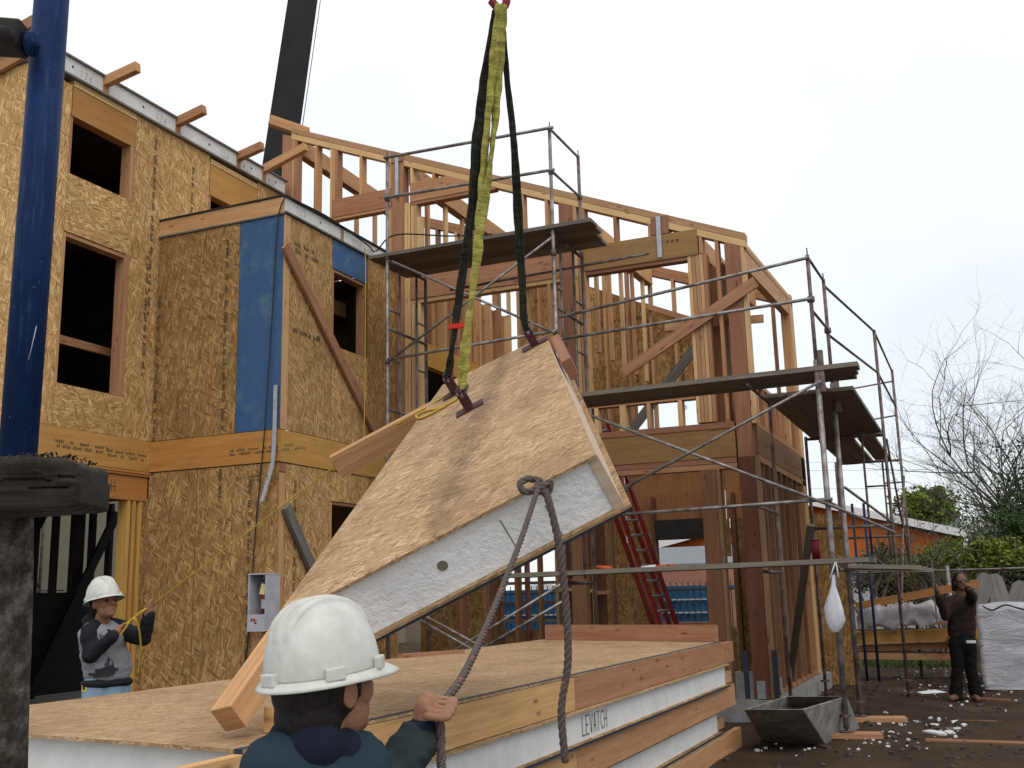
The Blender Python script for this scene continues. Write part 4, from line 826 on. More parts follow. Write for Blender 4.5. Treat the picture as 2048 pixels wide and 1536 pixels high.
bevel(Geo().bar(at(-180,60,d=1.68), at(50,78,d=1.68), .05, .047).build('bar', MAT['darkrust'], arm), .006, 3); Geo().tube([at(-60,58,d=1.63), at(25,70,d=1.63)], .012, 12).build('rod', MAT['darkrust'], arm, True)
def rough_block(name, a, b, w, h, mat, par, seed, nl=150, nr=84):
    a, b = V3(a), V3(b); d = (b-a).normalized(); L = (b-a).length; s = d.cross(V3((0,0,1))).normalized(); u = s.cross(d); g = Geo()
    for i in range(nl+1):
        t_ = i/nl; x = L*t_
        for k in range(nr):
            an = 2*math.pi*k/nr; cx, cz = math.cos(an), math.sin(an); q = 1/max(abs(cx), abs(cz))**.88
            end = min(1, (1-t_)*L/.016); e2 = .80+.2*math.sqrt(max(0, 1-(1-end)**2))
            p = s*(cx*q*w/2*e2)+u*(cz*q*h/2*e2)
            gr = mnoise.noise((x*6, p.dot(s)*150, p.dot(u)*170+seed))*.0022+mnoise.noise((x*14, p.dot(s)*60, p.dot(u)*70+seed))*.003+mnoise.noise((x*5, seed, p.dot(u)*20))*.004
            if cz > .35: gr += (max(0, mnoise.noise((x*70, p.dot(s)*60, seed)))*.012+max(0, mnoise.noise((x*160, p.dot(s)*100, seed)))*.006)*(1 if t_ < .86 else .3)-.010*max(0, (t_-.72)/.28)**2
            if abs(cz) < .35 and abs(mnoise.noise((x*3, 3, p.dot(u)*90+seed))) < .06: gr -= .004
            g.v.append(a+d*x+p+(s*cx+u*cz)*gr)
    for i in range(nl):
        for k in range(nr):
            k2 = (k+1) % nr; g.face([i*nr+k, i*nr+k2, (i+1)*nr+k2, (i+1)*nr+k][::-1], [(L*i/nl*4, k*.012), (L*i/nl*4, k*.012+.012), (L*(i+1)/nl*4, k*.012+.012), (L*(i+1)/nl*4, k*.012)][::-1])
    c = len(g.v); g.v.append(b+d*.002)
    for k in range(nr): g.face([nl*nr+k, nl*nr+(k+1)%nr, c][::-1], [(0,0),(0,.02),(.02,.01)])
    rs = random.Random(seed)
    for k in range(260):
        x = rs.uniform(.3,.93)*L; p = a+d*x+u*(h/2+.002)+s*rs.uniform(-.5,.5)*w; l = rs.uniform(.002,.006); g.bar(p, p+(d*rs.uniform(-.6,1)+u*rs.uniform(.1,.3)+s*rs.uniform(-.4,.4)).normalized()*l, rs.uniform(.001,.003), rs.uniform(.001,.002))
    o = g.build(name, mat, par, False); return o
MAT['bark'] = lumber('rotten_wood', (.024,.017,.012), (.005,.004,.003), knots=.2, grey=.2, dirt=.6)
lg = rough_block('timber_end', at(-260,985,d=1.33), at(191,973,d=1.33), .12, .066, MAT['bark'], None, 4); tag(lg, 'rotting weathered timber end resting across the rusty post at the left edge', 'timber')
m, t, b = newmat('lichen_steel'); tc_ = N(t, 'ShaderNodeTexCoord'); n1 = noise(t, tc_.outputs['Object'], 34, 7, .75); n2 = noise(t, tc_.outputs['Object'], 150, 5, .7); c = ramp(t, n1, [(.36, (.018,.014,.011)), (.47, (.06,.045,.034)), (.54, (.12,.105,.09)), (.66, (.27,.27,.25))]); c = mixc(t, math2(t, 'MULTIPLY', n2, .75), c, (.05,.038,.03)); lk(t, c, b.inputs['Base Color']); b.inputs['Roughness'].default_value = .9; bump(t, b, math2(t, 'ADD', n1, n2), .9, .01); MAT['lichen'] = m
pst = thing('rusty_post', at(0,1560,d=1.36), 'lichen-stained grey rusty post under the rotten timber at the lower left edge', 'post')
Geo().tube([at(-2,1010,d=1.38), at(-4,1200,d=1.37), at(-12,1400,d=1.36), at(-20,1750,d=1.36)], .042, 30).build('post_body', MAT['lichen'], pst, True)
c = at(49,1135,d=1.345); Geo().tube([c+RT*.004, c-FW*.006+RT*.004], .0065, 14).build('bolt', MAT['darkrust'], pst, True); Geo().tube([c+RT*.004, c-FW*.008+RT*.004], .0035, 10).build('bolt', MAT['lichen'], pst, True)
# ---------------------------------------------------------------- extinguisher box, ladder, tub and small things
MAT['boxgrey'] = plain('grey_painted_box', (.42,.43,.46), .6, .2, 9)
e0, e1 = at(497,1150,y=YB-.26), at(529,1262,y=YB-.26)
eb = thing('extinguisher_box', (e0.x, YB-.13, e1.z), 'grey painted open-fronted box fixed to the bay corner with a fire extinguisher inside', 'box')
x0, x1, z0, z1 = e0.x, e1.x+.01, e1.z, e0.z; t_ = .014
box('side_panel', (x0,YB-.26,z0), (x0+t_,YB-.003,z1), MAT['boxgrey'], eb); box('side_panel', (x1-t_,YB-.26,z0), (x1,YB-.003,z1), MAT['boxgrey'], eb)
box('top_panel', (x0-.003,YB-.263,z1), (x1+.003,YB-.003,z1+t_), MAT['boxgrey'], eb); box('bottom_panel', (x0+t_,YB-.258,z0), (x1-t_,YB-.02,z0+t_), MAT['boxgrey'], eb); box('back_panel', (x0+t_,YB-.018,z0+t_), (x1-t_,YB-.004,z1), MAT['boxgrey'], eb)
p = box('front_panel', (x0+.004,YB-.268,z0-.004), (x1-.004,YB-.2605,z0+.18), MAT['boxgrey'], eb)
MAT['orangespray'] = plain('orange_spray', (.55,.22,.13), .7, .4, 30); g = Geo()
for k in range(9): g.obox((x0+.05+rng.uniform(0,.1), YB-.2685, z0+.07+rng.uniform(0,.06)), ((1,0,0),(0,1,0),(0,0,1)), (rng.uniform(.008,.02), .0006, rng.uniform(.006,.02)))
tag(g.build('spray_mark', MAT['orangespray'], p), kind='stuff')
cx, cy = (x0+x1)/2+.03, YB-.13; zb = z0+.18
fe = thing('fire_extinguisher', (cx,cy,z0+.014), 'small red fire extinguisher with a yellow tag standing in the grey box', 'extinguisher')
MAT['exred'] = plain('extinguisher_red', (.33,.02,.02), .35, .3, 9)
Geo().tube([(cx,cy,z0+.014),(cx,cy,z0+.40),(cx,cy,z0+.45),(cx,cy,z0+.48)], [.055,.055,.045,.02], 18).build('cylinder', MAT['exred'], fe, True)
Geo().tube([(cx,cy,z0+.48),(cx,cy,z0+.54)], .018, 10).build('valve', MAT['dark'], fe, True); bar('handle', (cx-.02,cy-.05,z0+.545), (cx-.01,cy+.05,z0+.56), .02, .012, MAT['dark'], fe)
MAT['label'] = plain('paper_label', (.5,.47,.45), .7, .3, 40); MAT['ytag'] = plain('yellow_tag', (.75,.62,.25), .7, .15)
Geo().tube([(cx,cy,z0+.24),(cx,cy,z0+.34)], .0562, 18, False).build('label', MAT['label'], fe, True); prism('tag', [(cx-.05,cy-.062,z0+.40),(cx+.02,cy-.062,z0+.39),(cx+.03,cy-.062,z0+.5),(cx-.02,cy-.062,z0+.52)], (0,-.002,0), MAT['ytag'], fe)
tag(box('stand_block', (x0+.02,YB-.2,.9), (x1-.03,YB-.02,z0-.07), MAT['fir_red']), 'reddish wooden block under the grey extinguisher box', 'block')
# red extension ladder
MAT['ladder'] = plain('red_fibreglass', (.30,.028,.024), .45, .3, 6); MAT['alu'] = plain('aluminium', (.36,.35,.34), .45, .2, 9, metal=.5)
ld = thing('extension_ladder', at(1335,1330,y=14.0), 'red fibreglass extension ladder leaning inside the framed wing', 'ladder')
def rail(u0, v0, u1, v1, y0, y1, dy=0):
    a, b_ = at(u0,v0,y=y0), at(u1,v1,y=y1); d = (b_-a).normalized(); a = a-d*.9
    Geo().bar(a, b_, .04, .105, up=(0,-1,0)).build('rail', MAT['ladder'], ld); return a, b_
ra = rail(1319,1246,1178,838,13.75,13.1); rb = rail(1352,1246,1214,838,14.1,13.4); rail(1305,1246,1170,860,13.95,13.3); rail(1338,1246,1204,850,14.3,13.6)
for k in range(17):
    t1 = .06+k*.056; a, b_ = ra[0]+(ra[1]-ra[0])*t1, rb[0]+(rb[1]-rb[0])*t1; tube('rung', [a-(b_-a)*.1, b_+(b_-a)*.1], .017, MAT['alu'], ld, 8)
for k in (.30, .52, .74):
    p = ra[0]+(ra[1]-ra[0])*k; dd = (ra[1]-ra[0]).normalized(); Geo().obox(p+V3((0,-.046,0)), (dd, dd.cross(V3((0,-1,0))), (0,-1,0)), (.11,.013,.003)).build('sticker', MAT['label'], ld)
# tools on the lowest platform
cg = thing('caulking_gun', at(1300,1140,y=11.4), 'caulking gun with a white sealant cartridge lying on the lowest plank', 'tool'); zc = 1.875
pa, pb = at(1283,1137,y=11.4), at(1312,1134,y=11.4); MAT['white'] = plain('white_plastic', (.62,.62,.6), .5, .15, 9); MAT['orange'] = plain('orange_plastic', (.5,.10,.03), .45, .3, 9)
tube('cartridge', [pa, pb], .026, MAT['white'], cg, 12); tube('nozzle_cap', [at(1275,1138,y=11.4), pa], .024, MAT['dark'], cg, 10); tube('frame', [pb, at(1348,1131,y=11.4)], .02, MAT['orange'], cg, 8); bar('handle', at(1335,1131,y=11.4), at(1345,1138,y=11.35), .03, .03, MAT['dark'], cg)
dg = thing('power_tool', at(1200,1138,y=11.4), 'small red power tool with a black cord lying on the lowest plank', 'tool')
tube('body', [at(1193,1134,y=11.4), at(1224,1137,y=11.4)], [.022,.028], MAT['orange'], dg, 10); tube('cord', curve([at(1195,1134,y=11.4), at(1180,1128,y=11.4), at(1168,1138,y=11.4), at(1172,1150,y=11.3)], 5), .006, MAT['dark'], dg, 5)
MAT['redcup'] = plain('red_bucket', (.13,.012,.018), .5, .3); pc = at(1633,1118,y=11.7)
rc = thing('red_tube', pc, 'dark red plastic tube standing on the right end of the lowest platform', 'tube'); Geo().tube([pc, pc+V3((0,0,.2))], [.042,.05], 16).build('body', MAT['redcup'], rc, True); Geo().tube([pc+V3((0,0,.195)), pc+V3((0,0,.206))], .054, 16).build('rim', MAT['redcup'], rc, True)
# plastic bag hanging from the scaffold leg
m, t, b = newmat('thin_plastic'); b.inputs['Base Color'].default_value = (.66,.67,.70,1); b.inputs['Roughness'].default_value = .35; b.inputs['Transmission Weight'].default_value = .25; b.inputs['Alpha'].default_value = .86
tcx = N(t, 'ShaderNodeTexCoord'); mpx = N(t, 'ShaderNodeMapping'); mpx.inputs['Scale'].default_value = (22,22,4); lk(t, tcx.outputs['Object'], mpx.inputs[0]); bump(t, b, noise(t, mpx.outputs[0], 1, 4, .6), .9, .02); MAT['plastic'] = m
bg = thing('plastic_bag', at(1672,1260,y=11.25), 'thin white plastic bag hanging by its handles from the scaffold leg', 'bag'); g = Geo(); rows = [(1150,.012),(1170,.02),(1195,.05),(1215,.075),(1240,.085),(1255,.06),(1264,.02)]
for i, (v, w) in enumerate(rows):
    c = at(1668+(4 if i > 3 else 0), v, y=11.24)
    for k in range(16):
        an = 2*math.pi*k/16; rr_ = w*(1+.22*mnoise.noise((k*.8, i*.6, 2))); g.v.append(c+V3((math.cos(an)*rr_*1.15, math.sin(an)*rr_*.6-.05, 0)))
for i in range(len(rows)-1):
    for k in range(16): g.face([i*16+k, i*16+(k+1)%16, (i+1)*16+(k+1)%16, (i+1)*16+k], [(0,0)]*4)
g.build('bag_body', MAT['plastic'], bg, True)
for s in (-.035, .05): tube('handle', [at(1668,1152,y=11.24)+V3((s,-.05,-.02)), at(1672,1122,y=11.27)+V3((0,-.02,0))], .008, MAT['plastic'], bg, 5)
# mortar tub
MAT['tub'] = plain('mortar_tub', (.26,.25,.225), .8, .35, 7, c2=(.13,.12,.10))
def zt_(u, v): return at(u, v, z=.50)
def zb_(u, v): return at(u, v, z=.05)
Tt = [zt_(1487,1419), zt_(1606,1419), zt_(1694,1392), zt_(1572,1392)]; Tb = [zb_(1528,1491), zb_(1655,1495), zb_(1724,1466), zb_(1600,1464)]
cT = sum(Tt, Vector())/4; cB = sum(Tb, Vector())/4
ti = [p+(cT-p)*.06 for p in Tt]; bi = [p+(cB-p)*.08+V3((0,0,.03)) for p in Tb]
mt = mk('mortar_tub', Tt+Tb+ti+bi, [(0,4,5,1),(1,5,6,2),(2,6,7,3),(3,7,4,0),(7,6,5,4),(0,1,9,8),(1,2,10,9),(2,3,11,10),(3,0,8,11),(8,9,13,12),(9,10,14,13),(10,11,15,14),(11,8,12,15),(12,13,14,15)], MAT['tub']); tag(mt, 'large grey mortar mixing tub with sloping sides on the dirt by the corner post', 'tub'); bevel(mt, .008)
# ---------------------------------------------------------------- yard and what lies beyond
def G(u, v, z=None): p = at(u, v, z=.05 if z is None else z); return p
MAT['greyboard'] = lumber('grey_board', (.19,.175,.155), (.10,.088,.075), knots=.5, grey=.4, dirt=.3)
for u0, v0, u1, v1, w, lab in ((1852,1490,2075,1498,.16,'thick weathered plank lying on the dirt nearest the right corner'), (1915,1449,2075,1456,.12,'brown plank lying on the dirt behind the nearest one'), (1955,1386,2075,1392,.10,'red-brown board on the dirt just behind the pointing man'), (1905,1402,2020,1408,.09,'narrow board on the dirt at the feet of the pointing man')):
    a, b_ = G(u0,v0), G(u1,v1); o = bar('ground_board', a+V3((0,0,.02)), b_+V3((0,0,.02)), w, .07, MAT['red_dim']); tag(o, lab, 'board')
tag(bar('ground_board', G(1985,1338,.1)-V3((0,0,.02)), G(2090,1330,.1), .25, .12, MAT['fir_pale']), 'pale fir offcut lying in front of the wrapped pallet', 'board')
tag(bar('ground_board', G(2005,1345,.18), G(2045,1318,.32), .2, .1, MAT['fir']), 'tilted fir offcut propped on the others by the wrapped pallet', 'board'); tag(bar('ground_board', G(2032,1350,.2), G(2075,1305,.5), .2, .12, MAT['fir_red']), 'orange offcut at the right edge by the wrapped pallet', 'board')
# foam scraps
MAT['scrap'] = plain('foam_scrap', (.66,.66,.66), .85, .25, 20)
def chunk(g, p, s, seed):
    r = random.Random(seed); ax = Matrix.Rotation(r.uniform(0,6.28), 3, 'Z') @ Matrix.Rotation(r.uniform(-.3,.3), 3, 'X'); A = [ax @ V3(e) for e in ((1,0,0),(0,1,0),(0,0,1))]; b = len(g.v)
    g.obox(p, A, s)
    for k in range(b, len(g.v)): g.v[k] = g.v[k]+V3((r.uniform(-.25,.25)*s[0], r.uniform(-.25,.25)*s[1], r.uniform(-.3,.3)*s[2]))
for k, (u, v, L, w) in enumerate(((1870,1474,.16,.05), (1862,1391,.2,.045), (1990,1381,.2,.05), (1868,1459,.07,.04), (1908,1452,.13,.03), (1910,1465,.06,.045), (1780,1475,.05,.035), (1900,1473,.1,.03))):
    g = Geo(); p = G(u, v); chunk(g, p+V3((0,0,.03)), (L,w,.022), k); o = g.build('foam_scrap', MAT['scrap']); tag(o, 'scrap of white foam on the dirt, %s' % ('largest one left of the front plank','long strip left of the pointing man','long one right of the pointing man','small one above the largest scrap','thin strip at the plank end','lump beside the largest scrap','leftmost by the mortar tub','lump on top of the largest scrap')[k], 'foam scrap', 'foam scraps')
g = Geo()
for k in range(190):
    c = ((1900,1372,85,22),(1850,1465,100,30),(1890,1350,130,25),(1960,1395,90,20),(1680,1500,180,22))[k % 5]; u, v = rng.gauss(c[0], c[2]*.6), rng.gauss(c[1], c[3]*.6)
    if v < 1335 or v > 1533: continue
    p = G(u, v); s = min(.028, abs(rng.gauss(.005,.008))+.004)
    if p.x < -2.2: continue
    chunk(g, p+V3((0,0,gz(p.x,p.y)-.05+s*.4)), (s, s*rng.uniform(.4,1), s*.6), k)
tag(g.build('foam_crumbs', MAT['scrap']), 'scattered white foam crumbs over the dirt yard', 'crumbs', kind='stuff')
g = Geo()
for k in range(900):
    x, y = rng.uniform(-2.2,3.5), rng.uniform(8.6,19); s = min(.03, abs(rng.gauss(.006,.010))+.005)
    chunk(g, V3((x,y,gz(x,y)+s*.3)), (s*rng.uniform(.8,1.6), s, s*.6), k+900)
MAT['clod'] = plain('clod', (.075,.057,.043), .95, .4, 12); tag(g.build('dirt_clods', MAT['clod']), 'dirt clods and wood chips over the yard', 'clods', kind='stuff')
MAT['litterblue'] = plain('blue_white_paper', (.5,.56,.62), .6, .6, 14, c2=(.10,.22,.42)); g = Geo(); c = G(1785,1412)
for i in range(7):
    for j in range(4): g.v.append(c+V3((-.14+.047*i, -.06+.04*j, .03+.03*mnoise.noise((i*.7,j*.9,1)))))
for i in range(6):
    for j in range(3): g.face([i*4+j,(i+1)*4+j,(i+1)*4+j+1,i*4+j+1], [(0,0)]*4)
o = g.build('paper_litter', MAT['litterblue'], None, True); sm = o.modifiers.new('t','SOLIDIFY'); sm.thickness = .004; tag(o, 'crumpled blue and white paper wrapper lying alone on the dirt', 'litter')
# leaves and plants
def leafmat(name, c1, c2):
    m, t, b = newmat(name); oi = N(t, 'ShaderNodeTexCoord'); n = noise(t, oi.outputs['Object'], 3.2, 3, .6); lk(t, ramp(t, n, [(.34, c2), (.62, c1)]), b.inputs['Base Color']); b.inputs['Roughness'].default_value = .6
    b.inputs['Transmission Weight'].default_value = 0; return m
MAT['leafy'] = leafmat('yellow_green_leaf', (.17,.19,.026), (.045,.07,.013)); MAT['leafd'] = leafmat('dark_leaf', (.045,.075,.02), (.012,.026,.008)); MAT['leafg'] = leafmat('grey_green_leaf', (.085,.12,.035), (.03,.05,.018)); MAT['twig'] = plain('bark', (.15,.13,.11), .9, .4, 9); MAT['grass'] = leafmat('grass_blades', (.075,.13,.022), (.03,.06,.012))
def leaves(fn, n, size, seed):
    r = random.Random(seed); vs, fs = [], []
    for k in range(n):
        p = fn(r); d = V3((r.gauss(0,1), r.gauss(0,1), r.gauss(.2,.8))).normalized(); s = d.cross(V3((r.gauss(0,1), r.gauss(0,1), r.gauss(0,1)))).normalized(); L = size*r.uniform(.6,1.5); w = L*.42; b = len(vs)
        vs += [p, p+d*L*.5+s*w*.5, p+d*L, p+d*L*.5-s*w*.5]; fs.append((b,b+1,b+2,b+3))
    return vs, fs
def clumps(c, rad, n, seed, fill=.55):
    r = random.Random(seed); cs = []
    for k in range(n):
        while 1:
            q = V3((r.uniform(-1,1), r.uniform(-1,1), r.uniform(-1,1)))
            if fill*.6 < q.length < 1: break
        cs.append((V3(c)+V3((q.x*rad[0], q.y*rad[1], q.z*rad[2])), r.uniform(.16,.36)*min(rad)))
    def fn(rr):
        cc, s = rr.choice(cs); return cc+V3((rr.gauss(0,1), rr.gauss(0,1), rr.gauss(0,.8)))*s
    return fn
def branch(g, p, d, L, r, depth, rs, tips, droop=0):
    n = 4; pts = [p]; q = p
    for i in range(n):
        d = (d+V3((rs.gauss(0,.13), rs.gauss(0,.13), rs.gauss(.02-droop,.1)))).normalized(); q = q+d*(L/n); pts.append(q)
    g.tube(pts, [r*(1-.14*i) for i in range(n+1)], 5 if depth > 1 else 3, False)
    if depth == 0: tips.append(q); return
    for k in range(rs.randint(2,4)):
        i = rs.randint(1, n); a = V3((rs.gauss(0,1), rs.gauss(0,1), rs.gauss(.25,.6))).normalized(); branch(g, pts[i], (d*.75+a*.75).normalized(), L*rs.uniform(.55,.8), r*.52, depth-1, rs, tips, droop)
def tree(name, base, h, label, seed, depth=4, nleaf=0, leaf='leafg', size=.09, r=.1, lean=(0,0,1), spread=.25, nb=5):
    t = thing(name, base, label, 'tree'); rs = random.Random(seed); g = Geo(); tips = []; base = V3(base); top = base+V3(lean).normalized()*h*.32
    g.tube([base-V3((0,0,.2)), base+(top-base)*.5, top], [r*1.2, r, r*.85], 8, False); lead = V3(lean).normalized()
    for k in range(nb): branch(g, base+(top-base)*rs.uniform(.55,1), (lead+V3((rs.gauss(0,.5), rs.gauss(0,.5), .3))).normalized(), h*rs.uniform(.26,.36), r*.5, depth-1, rs, tips)
    g.build('trunk', MAT['twig'], t, True)
    if nleaf:
        def fn(rr): return rr.choice(tips)+V3((rr.gauss(0,1), rr.gauss(0,1), rr.gauss(0,1)))*spread
        vs, fs = leaves(fn, nleaf, size, seed+1); mk('crown', vs, fs, MAT[leaf], t)
    return t
def bush(name, c, rad, label, seed, n, leaf, size, cl=26):
    t = thing(name, (c[0],c[1],0), label, 'shrub'); vs, fs = leaves(clumps(c, rad, cl, seed), n, size, seed); mk('foliage', vs, fs, MAT[leaf], t)
    g = Geo(); rs = random.Random(seed)
    for k in range(7): g.tube([V3((c[0]+rs.gauss(0,.15),c[1]+rs.gauss(0,.15),-.1)), V3((c[0]+rs.gauss(0,.5)*rad[0],c[1]+rs.gauss(0,.5)*rad[1],c[2]+rad[2]*rs.uniform(-.3,.5)))], [.03,.008], 5, False)
    g.build('stem', MAT['twig'], t, True)
def px_bush(u, v, d, w, h, *a):
    c = at(u, v, d=d); s = d/FPX; bush(a[0], (c.x,c.y,max(c.z, h*s/2*.9)), (w*s/2, 1.0, h*s/2), *a[1:])
px_bush(1775,1140,22.5,130,90,'hedge_shrub','bright green shrub behind the scaffold legs and below the orange gable',2,5200,'leafg',.11)
px_bush(1850,1138,21.5,110,90,'hedge_shrub','yellow-green shrub to the left of the pointing man',3,5200,'leafy',.10)
px_bush(1905,1135,22,90,90,'hedge_shrub','yellow-green shrub directly behind the pointing man',4,4200,'leafy',.10)
px_bush(1980,1118,21,110,70,'hedge_shrub','low yellow-green shrub right of the pointing man',5,3600,'leafy',.10)
px_bush(2045,1090,23,130,150,'hedge_shrub','tall dark green shrub at the right edge',6,6500,'leafd',.10)
px_bush(1940,1160,23.5,420,80,'hedge_shrub','long dark low hedge along the chain-link fence',7,8000,'leafd',.10,60)
px_bush(1850,1015,48,100,75,'yellow_tree','round yellow-green tree crown above the orange gable roof',8,4200,'leafy',.24)
def pbase(u, v, d): c = at(u, v, d=d); return (c.x, c.y, 0)
tree('bare_tree', pbase(2105,1100,25), 8.0, 'leafless spreading tree at the right edge against the sky', 13, 6, 0, r=.085, lean=(-.18,0,1), nb=12)
tree('bare_tree', pbase(1985,1100,34), 5.2, 'bare twiggy tree behind the right shrubs, further left than the tall one', 14, 5, 0, r=.10)
tree('evergreen_tree', pbase(2085,1100,24), 5.2, 'tree with small dark green leaf tufts at the right edge', 17, 4, 4200, 'leafd', .09, .09, (-.12,0,1), .16)
tree('fruit_tree', pbase(1735,1140,20.5), 3.6, 'gnarled bare fruit tree behind the right scaffold', 21, 5, 0, r=.07)
tree('fruit_tree', pbase(1880,1150,20.5), 3.2, 'gnarled twiggy tree with few leaves left of the pointing man', 23, 5, 300, 'leafg', .06, .06)
tree('thicket_tree', pbase(1950,1100,42), 5.4, 'pale budding tree behind the grey roofed house', 29, 5, 2600, 'leafg', .12, .09, (0,0,1), .35); tree('thicket_tree', pbase(2000,1100,46), 5.6, 'pale budding tree in the far thicket left of the bare tree', 31, 5, 2600, 'leafg', .12, .09, (0,0,1), .35)
g = Geo(); vs, fs = [], []; rs = random.Random(5)
for k in range(2600):
    u, v = rs.uniform(1725,1905), rs.uniform(1298,1338); p = at(u, v, z=.08)
    if p.y > 24 or p.x > 1.2: continue
    p.z = gz(p.x,p.y); h = rs.uniform(.08,.26); d = V3((rs.gauss(0,.35), rs.gauss(0,.35), 1)).normalized(); s = V3((rs.gauss(0,1), rs.gauss(0,1), 0)).normalized()*.012; b = len(vs); vs += [p-s, p+s, p+d*h]; fs.append((b,b+1,b+2))
tag(mk('grass', vs, fs, MAT['grass']), 'tufts of green grass and weeds round the far scaffold feet', 'grass', kind='stuff')
# chain-link fence
YFN = 20.2
cf = thing('chain_link_fence', (1.5, YFN, 0), 'chain-link fence in front of the hedge behind the lumber pile', 'fence'); g = Geo()
for k in range(-20, 90):
    for s in (1, -1):
        x0 = -3+k*.11; x1 = x0+s*1.7; g.tube([(x0,YFN,.1),(x1,YFN,1.8)], .003, 3, False)
g_ = g.build('wire_mesh', MAT['rusty'], cf); tag(g_, kind='stuff')
for k in range(6): tube('fence_post', [(-2.5+k*2,YFN,0),(-2.5+k*2,YFN,1.9)], .03, MAT['steel'], cf, 8)
tube('top_rail', [(-3,YFN,1.82),(8,YFN,1.82)], .02, MAT['steel'], cf, 6)
# lumber pile under plastic, wrapped pallet, old fence pickets
pile = [(1718,1310,1870,1312,.16,'fir_red','bottom orange board of the lumber pile on the grass'), (1712,1296,1880,1290,.14,'fir_pale','second board of the lumber pile on the grass'), (1715,1275,1905,1268,.3,'lvl','thick orange beam in the middle of the lumber pile under the plastic'), (1715,1243,1900,1235,.3,'fir_red','dark board of the lumber pile hidden in the plastic'), (1712,1213,1885,1180,.2,'lvl','top board of the lumber pile, tilted up to the right')]
for k, (u0, v0, u1, v1, h, m_, lab) in enumerate(pile):
    yk = 18.6+.15*(k % 2); a, b_ = at(u0, v0, y=yk), at(u1, v1, y=yk+.1); tag(bar('lumber', a, b_+(b_-a)*.4, .5 if k < 4 else .2, h*.62, MAT[m_]), lab, 'board', 'boards of the lumber pile')
def drape(name, pts_grid, mat, label, amp, seed):
    nu, nv = len(pts_grid), len(pts_grid[0]); g = Geo()
    for i in range(nu):
        for j in range(nv): p = V3(pts_grid[i][j]); g.v.append(p+V3((0, -abs(mnoise.noise((i*.55,j*.8,seed)))*amp, mnoise.noise((i*.7,j*.6,seed+4))*amp*.7)))
    for i in range(nu-1):
        for j in range(nv-1): g.face([i*nv+j,(i+1)*nv+j,(i+1)*nv+j+1,i*nv+j+1], [(0,0)]*4)
    o = g.build(name, mat, None, True); so_ = o.modifiers.new('t','SOLIDIFY'); so_.thickness = .006; tag(o, label, 'plastic sheet'); return o
MAT['sheet'] = plain('plastic_sheet', (.36,.33,.34), .32, .45, 5, bmp=.8, detail=6); m, t, b = newmat('grey_stretch_wrap'); tcx = N(t, 'ShaderNodeTexCoord'); mpx = N(t, 'ShaderNodeMapping'); mpx.inputs['Scale'].default_value = (1.3,1.3,4.2); mpx.inputs['Rotation'].default_value = (0,.3,0); lk(t, tcx.outputs['Object'], mpx.inputs[0]); n1 = noise(t, mpx.outputs[0], 1.6, 7, .68, 1.2)
lk(t, ramp(t, n1, [(.3, (.25,.245,.255)), (.5, (.33,.325,.34)), (.66, (.46,.46,.48))]), b.inputs['Base Color']); b.inputs['Roughness'].default_value = .4; bump(t, b, n1, .7, .05); MAT['wrap'] = m
rows = [[at(1716+i*10.5, v+(6*math.sin(i*1.1) if v > 1250 else 0)-i*.9, y=18.28) for v in (1216,1228,1240,1252,1262)] for i in range(20)]
drape('plastic_sheet', rows, MAT['sheet'], 'crumpled whitish plastic sheet draped over the lumber pile', .16, 3)
p0 = at(1955,1330,z=.06); wp = thing('wrapped_pallet', p0, 'tall pallet load shrink-wrapped in wrinkled grey plastic at the right edge', 'pallet')
g = Geo(); nx_, nz_ = 26, 14; a, b_ = at(1962,1322,y=16.6), at(2230,1322,y=16.9)
for ring, (y0, inset_) in enumerate(((0,0),)):
    loop = [(a.x,16.6),(b_.x,16.9),(b_.x+.2,18.2),(a.x+.2,18.0)]; per = []
    for s in range(4):
        p, q = loop[s], loop[(s+1) % 4]
        for k in range(nx_): per.append((p[0]+(q[0]-p[0])*k/nx_, p[1]+(q[1]-p[1])*k/nx_))
    m_ = len(per); cx = sum(p[0] for p in per)/m_; cy = sum(p[1] for p in per)/m_
    for j in range(nz_+1):
        z = .12+(1.28-.12)*j/nz_
        for k, (x, y) in enumerate(per):
            sc = 1+.03*mnoise.noise((x*1.2,z*9,y))-.04*(j == nz_)+.02*mnoise.noise((x*4,z*16,2)); g.v.append(V3((cx+(x-cx)*sc, cy+(y-cy)*sc, z+.05*mnoise.noise((x*1.5,y,3))*(j/nz_))))
    for j in range(nz_):
        for k in range(m_): g.face([j*m_+k, j*m_+(k+1)%m_, (j+1)*m_+(k+1)%m_, (j+1)*m_+k], [(0,0)]*4)
    g.face([nz_*m_+k for k in range(m_)], [(0,0)]*m_)
g.build('wrap', MAT['wrap'], wp, True)
for k in range(3): box('pallet_block', (a.x+.1+k*1.0,16.65,.05), (a.x+.3+k*1.0,17.9,.125), MAT['oldwood'], wp)
tube('strap', curve([at(1965,1212,y=16.55), at(1985,1220,y=16.5), at(2010,1210,y=16.5), at(2035,1216,y=16.5), at(2060,1222,y=16.5)], 5), .012, MAT['dark'], wp, 5)
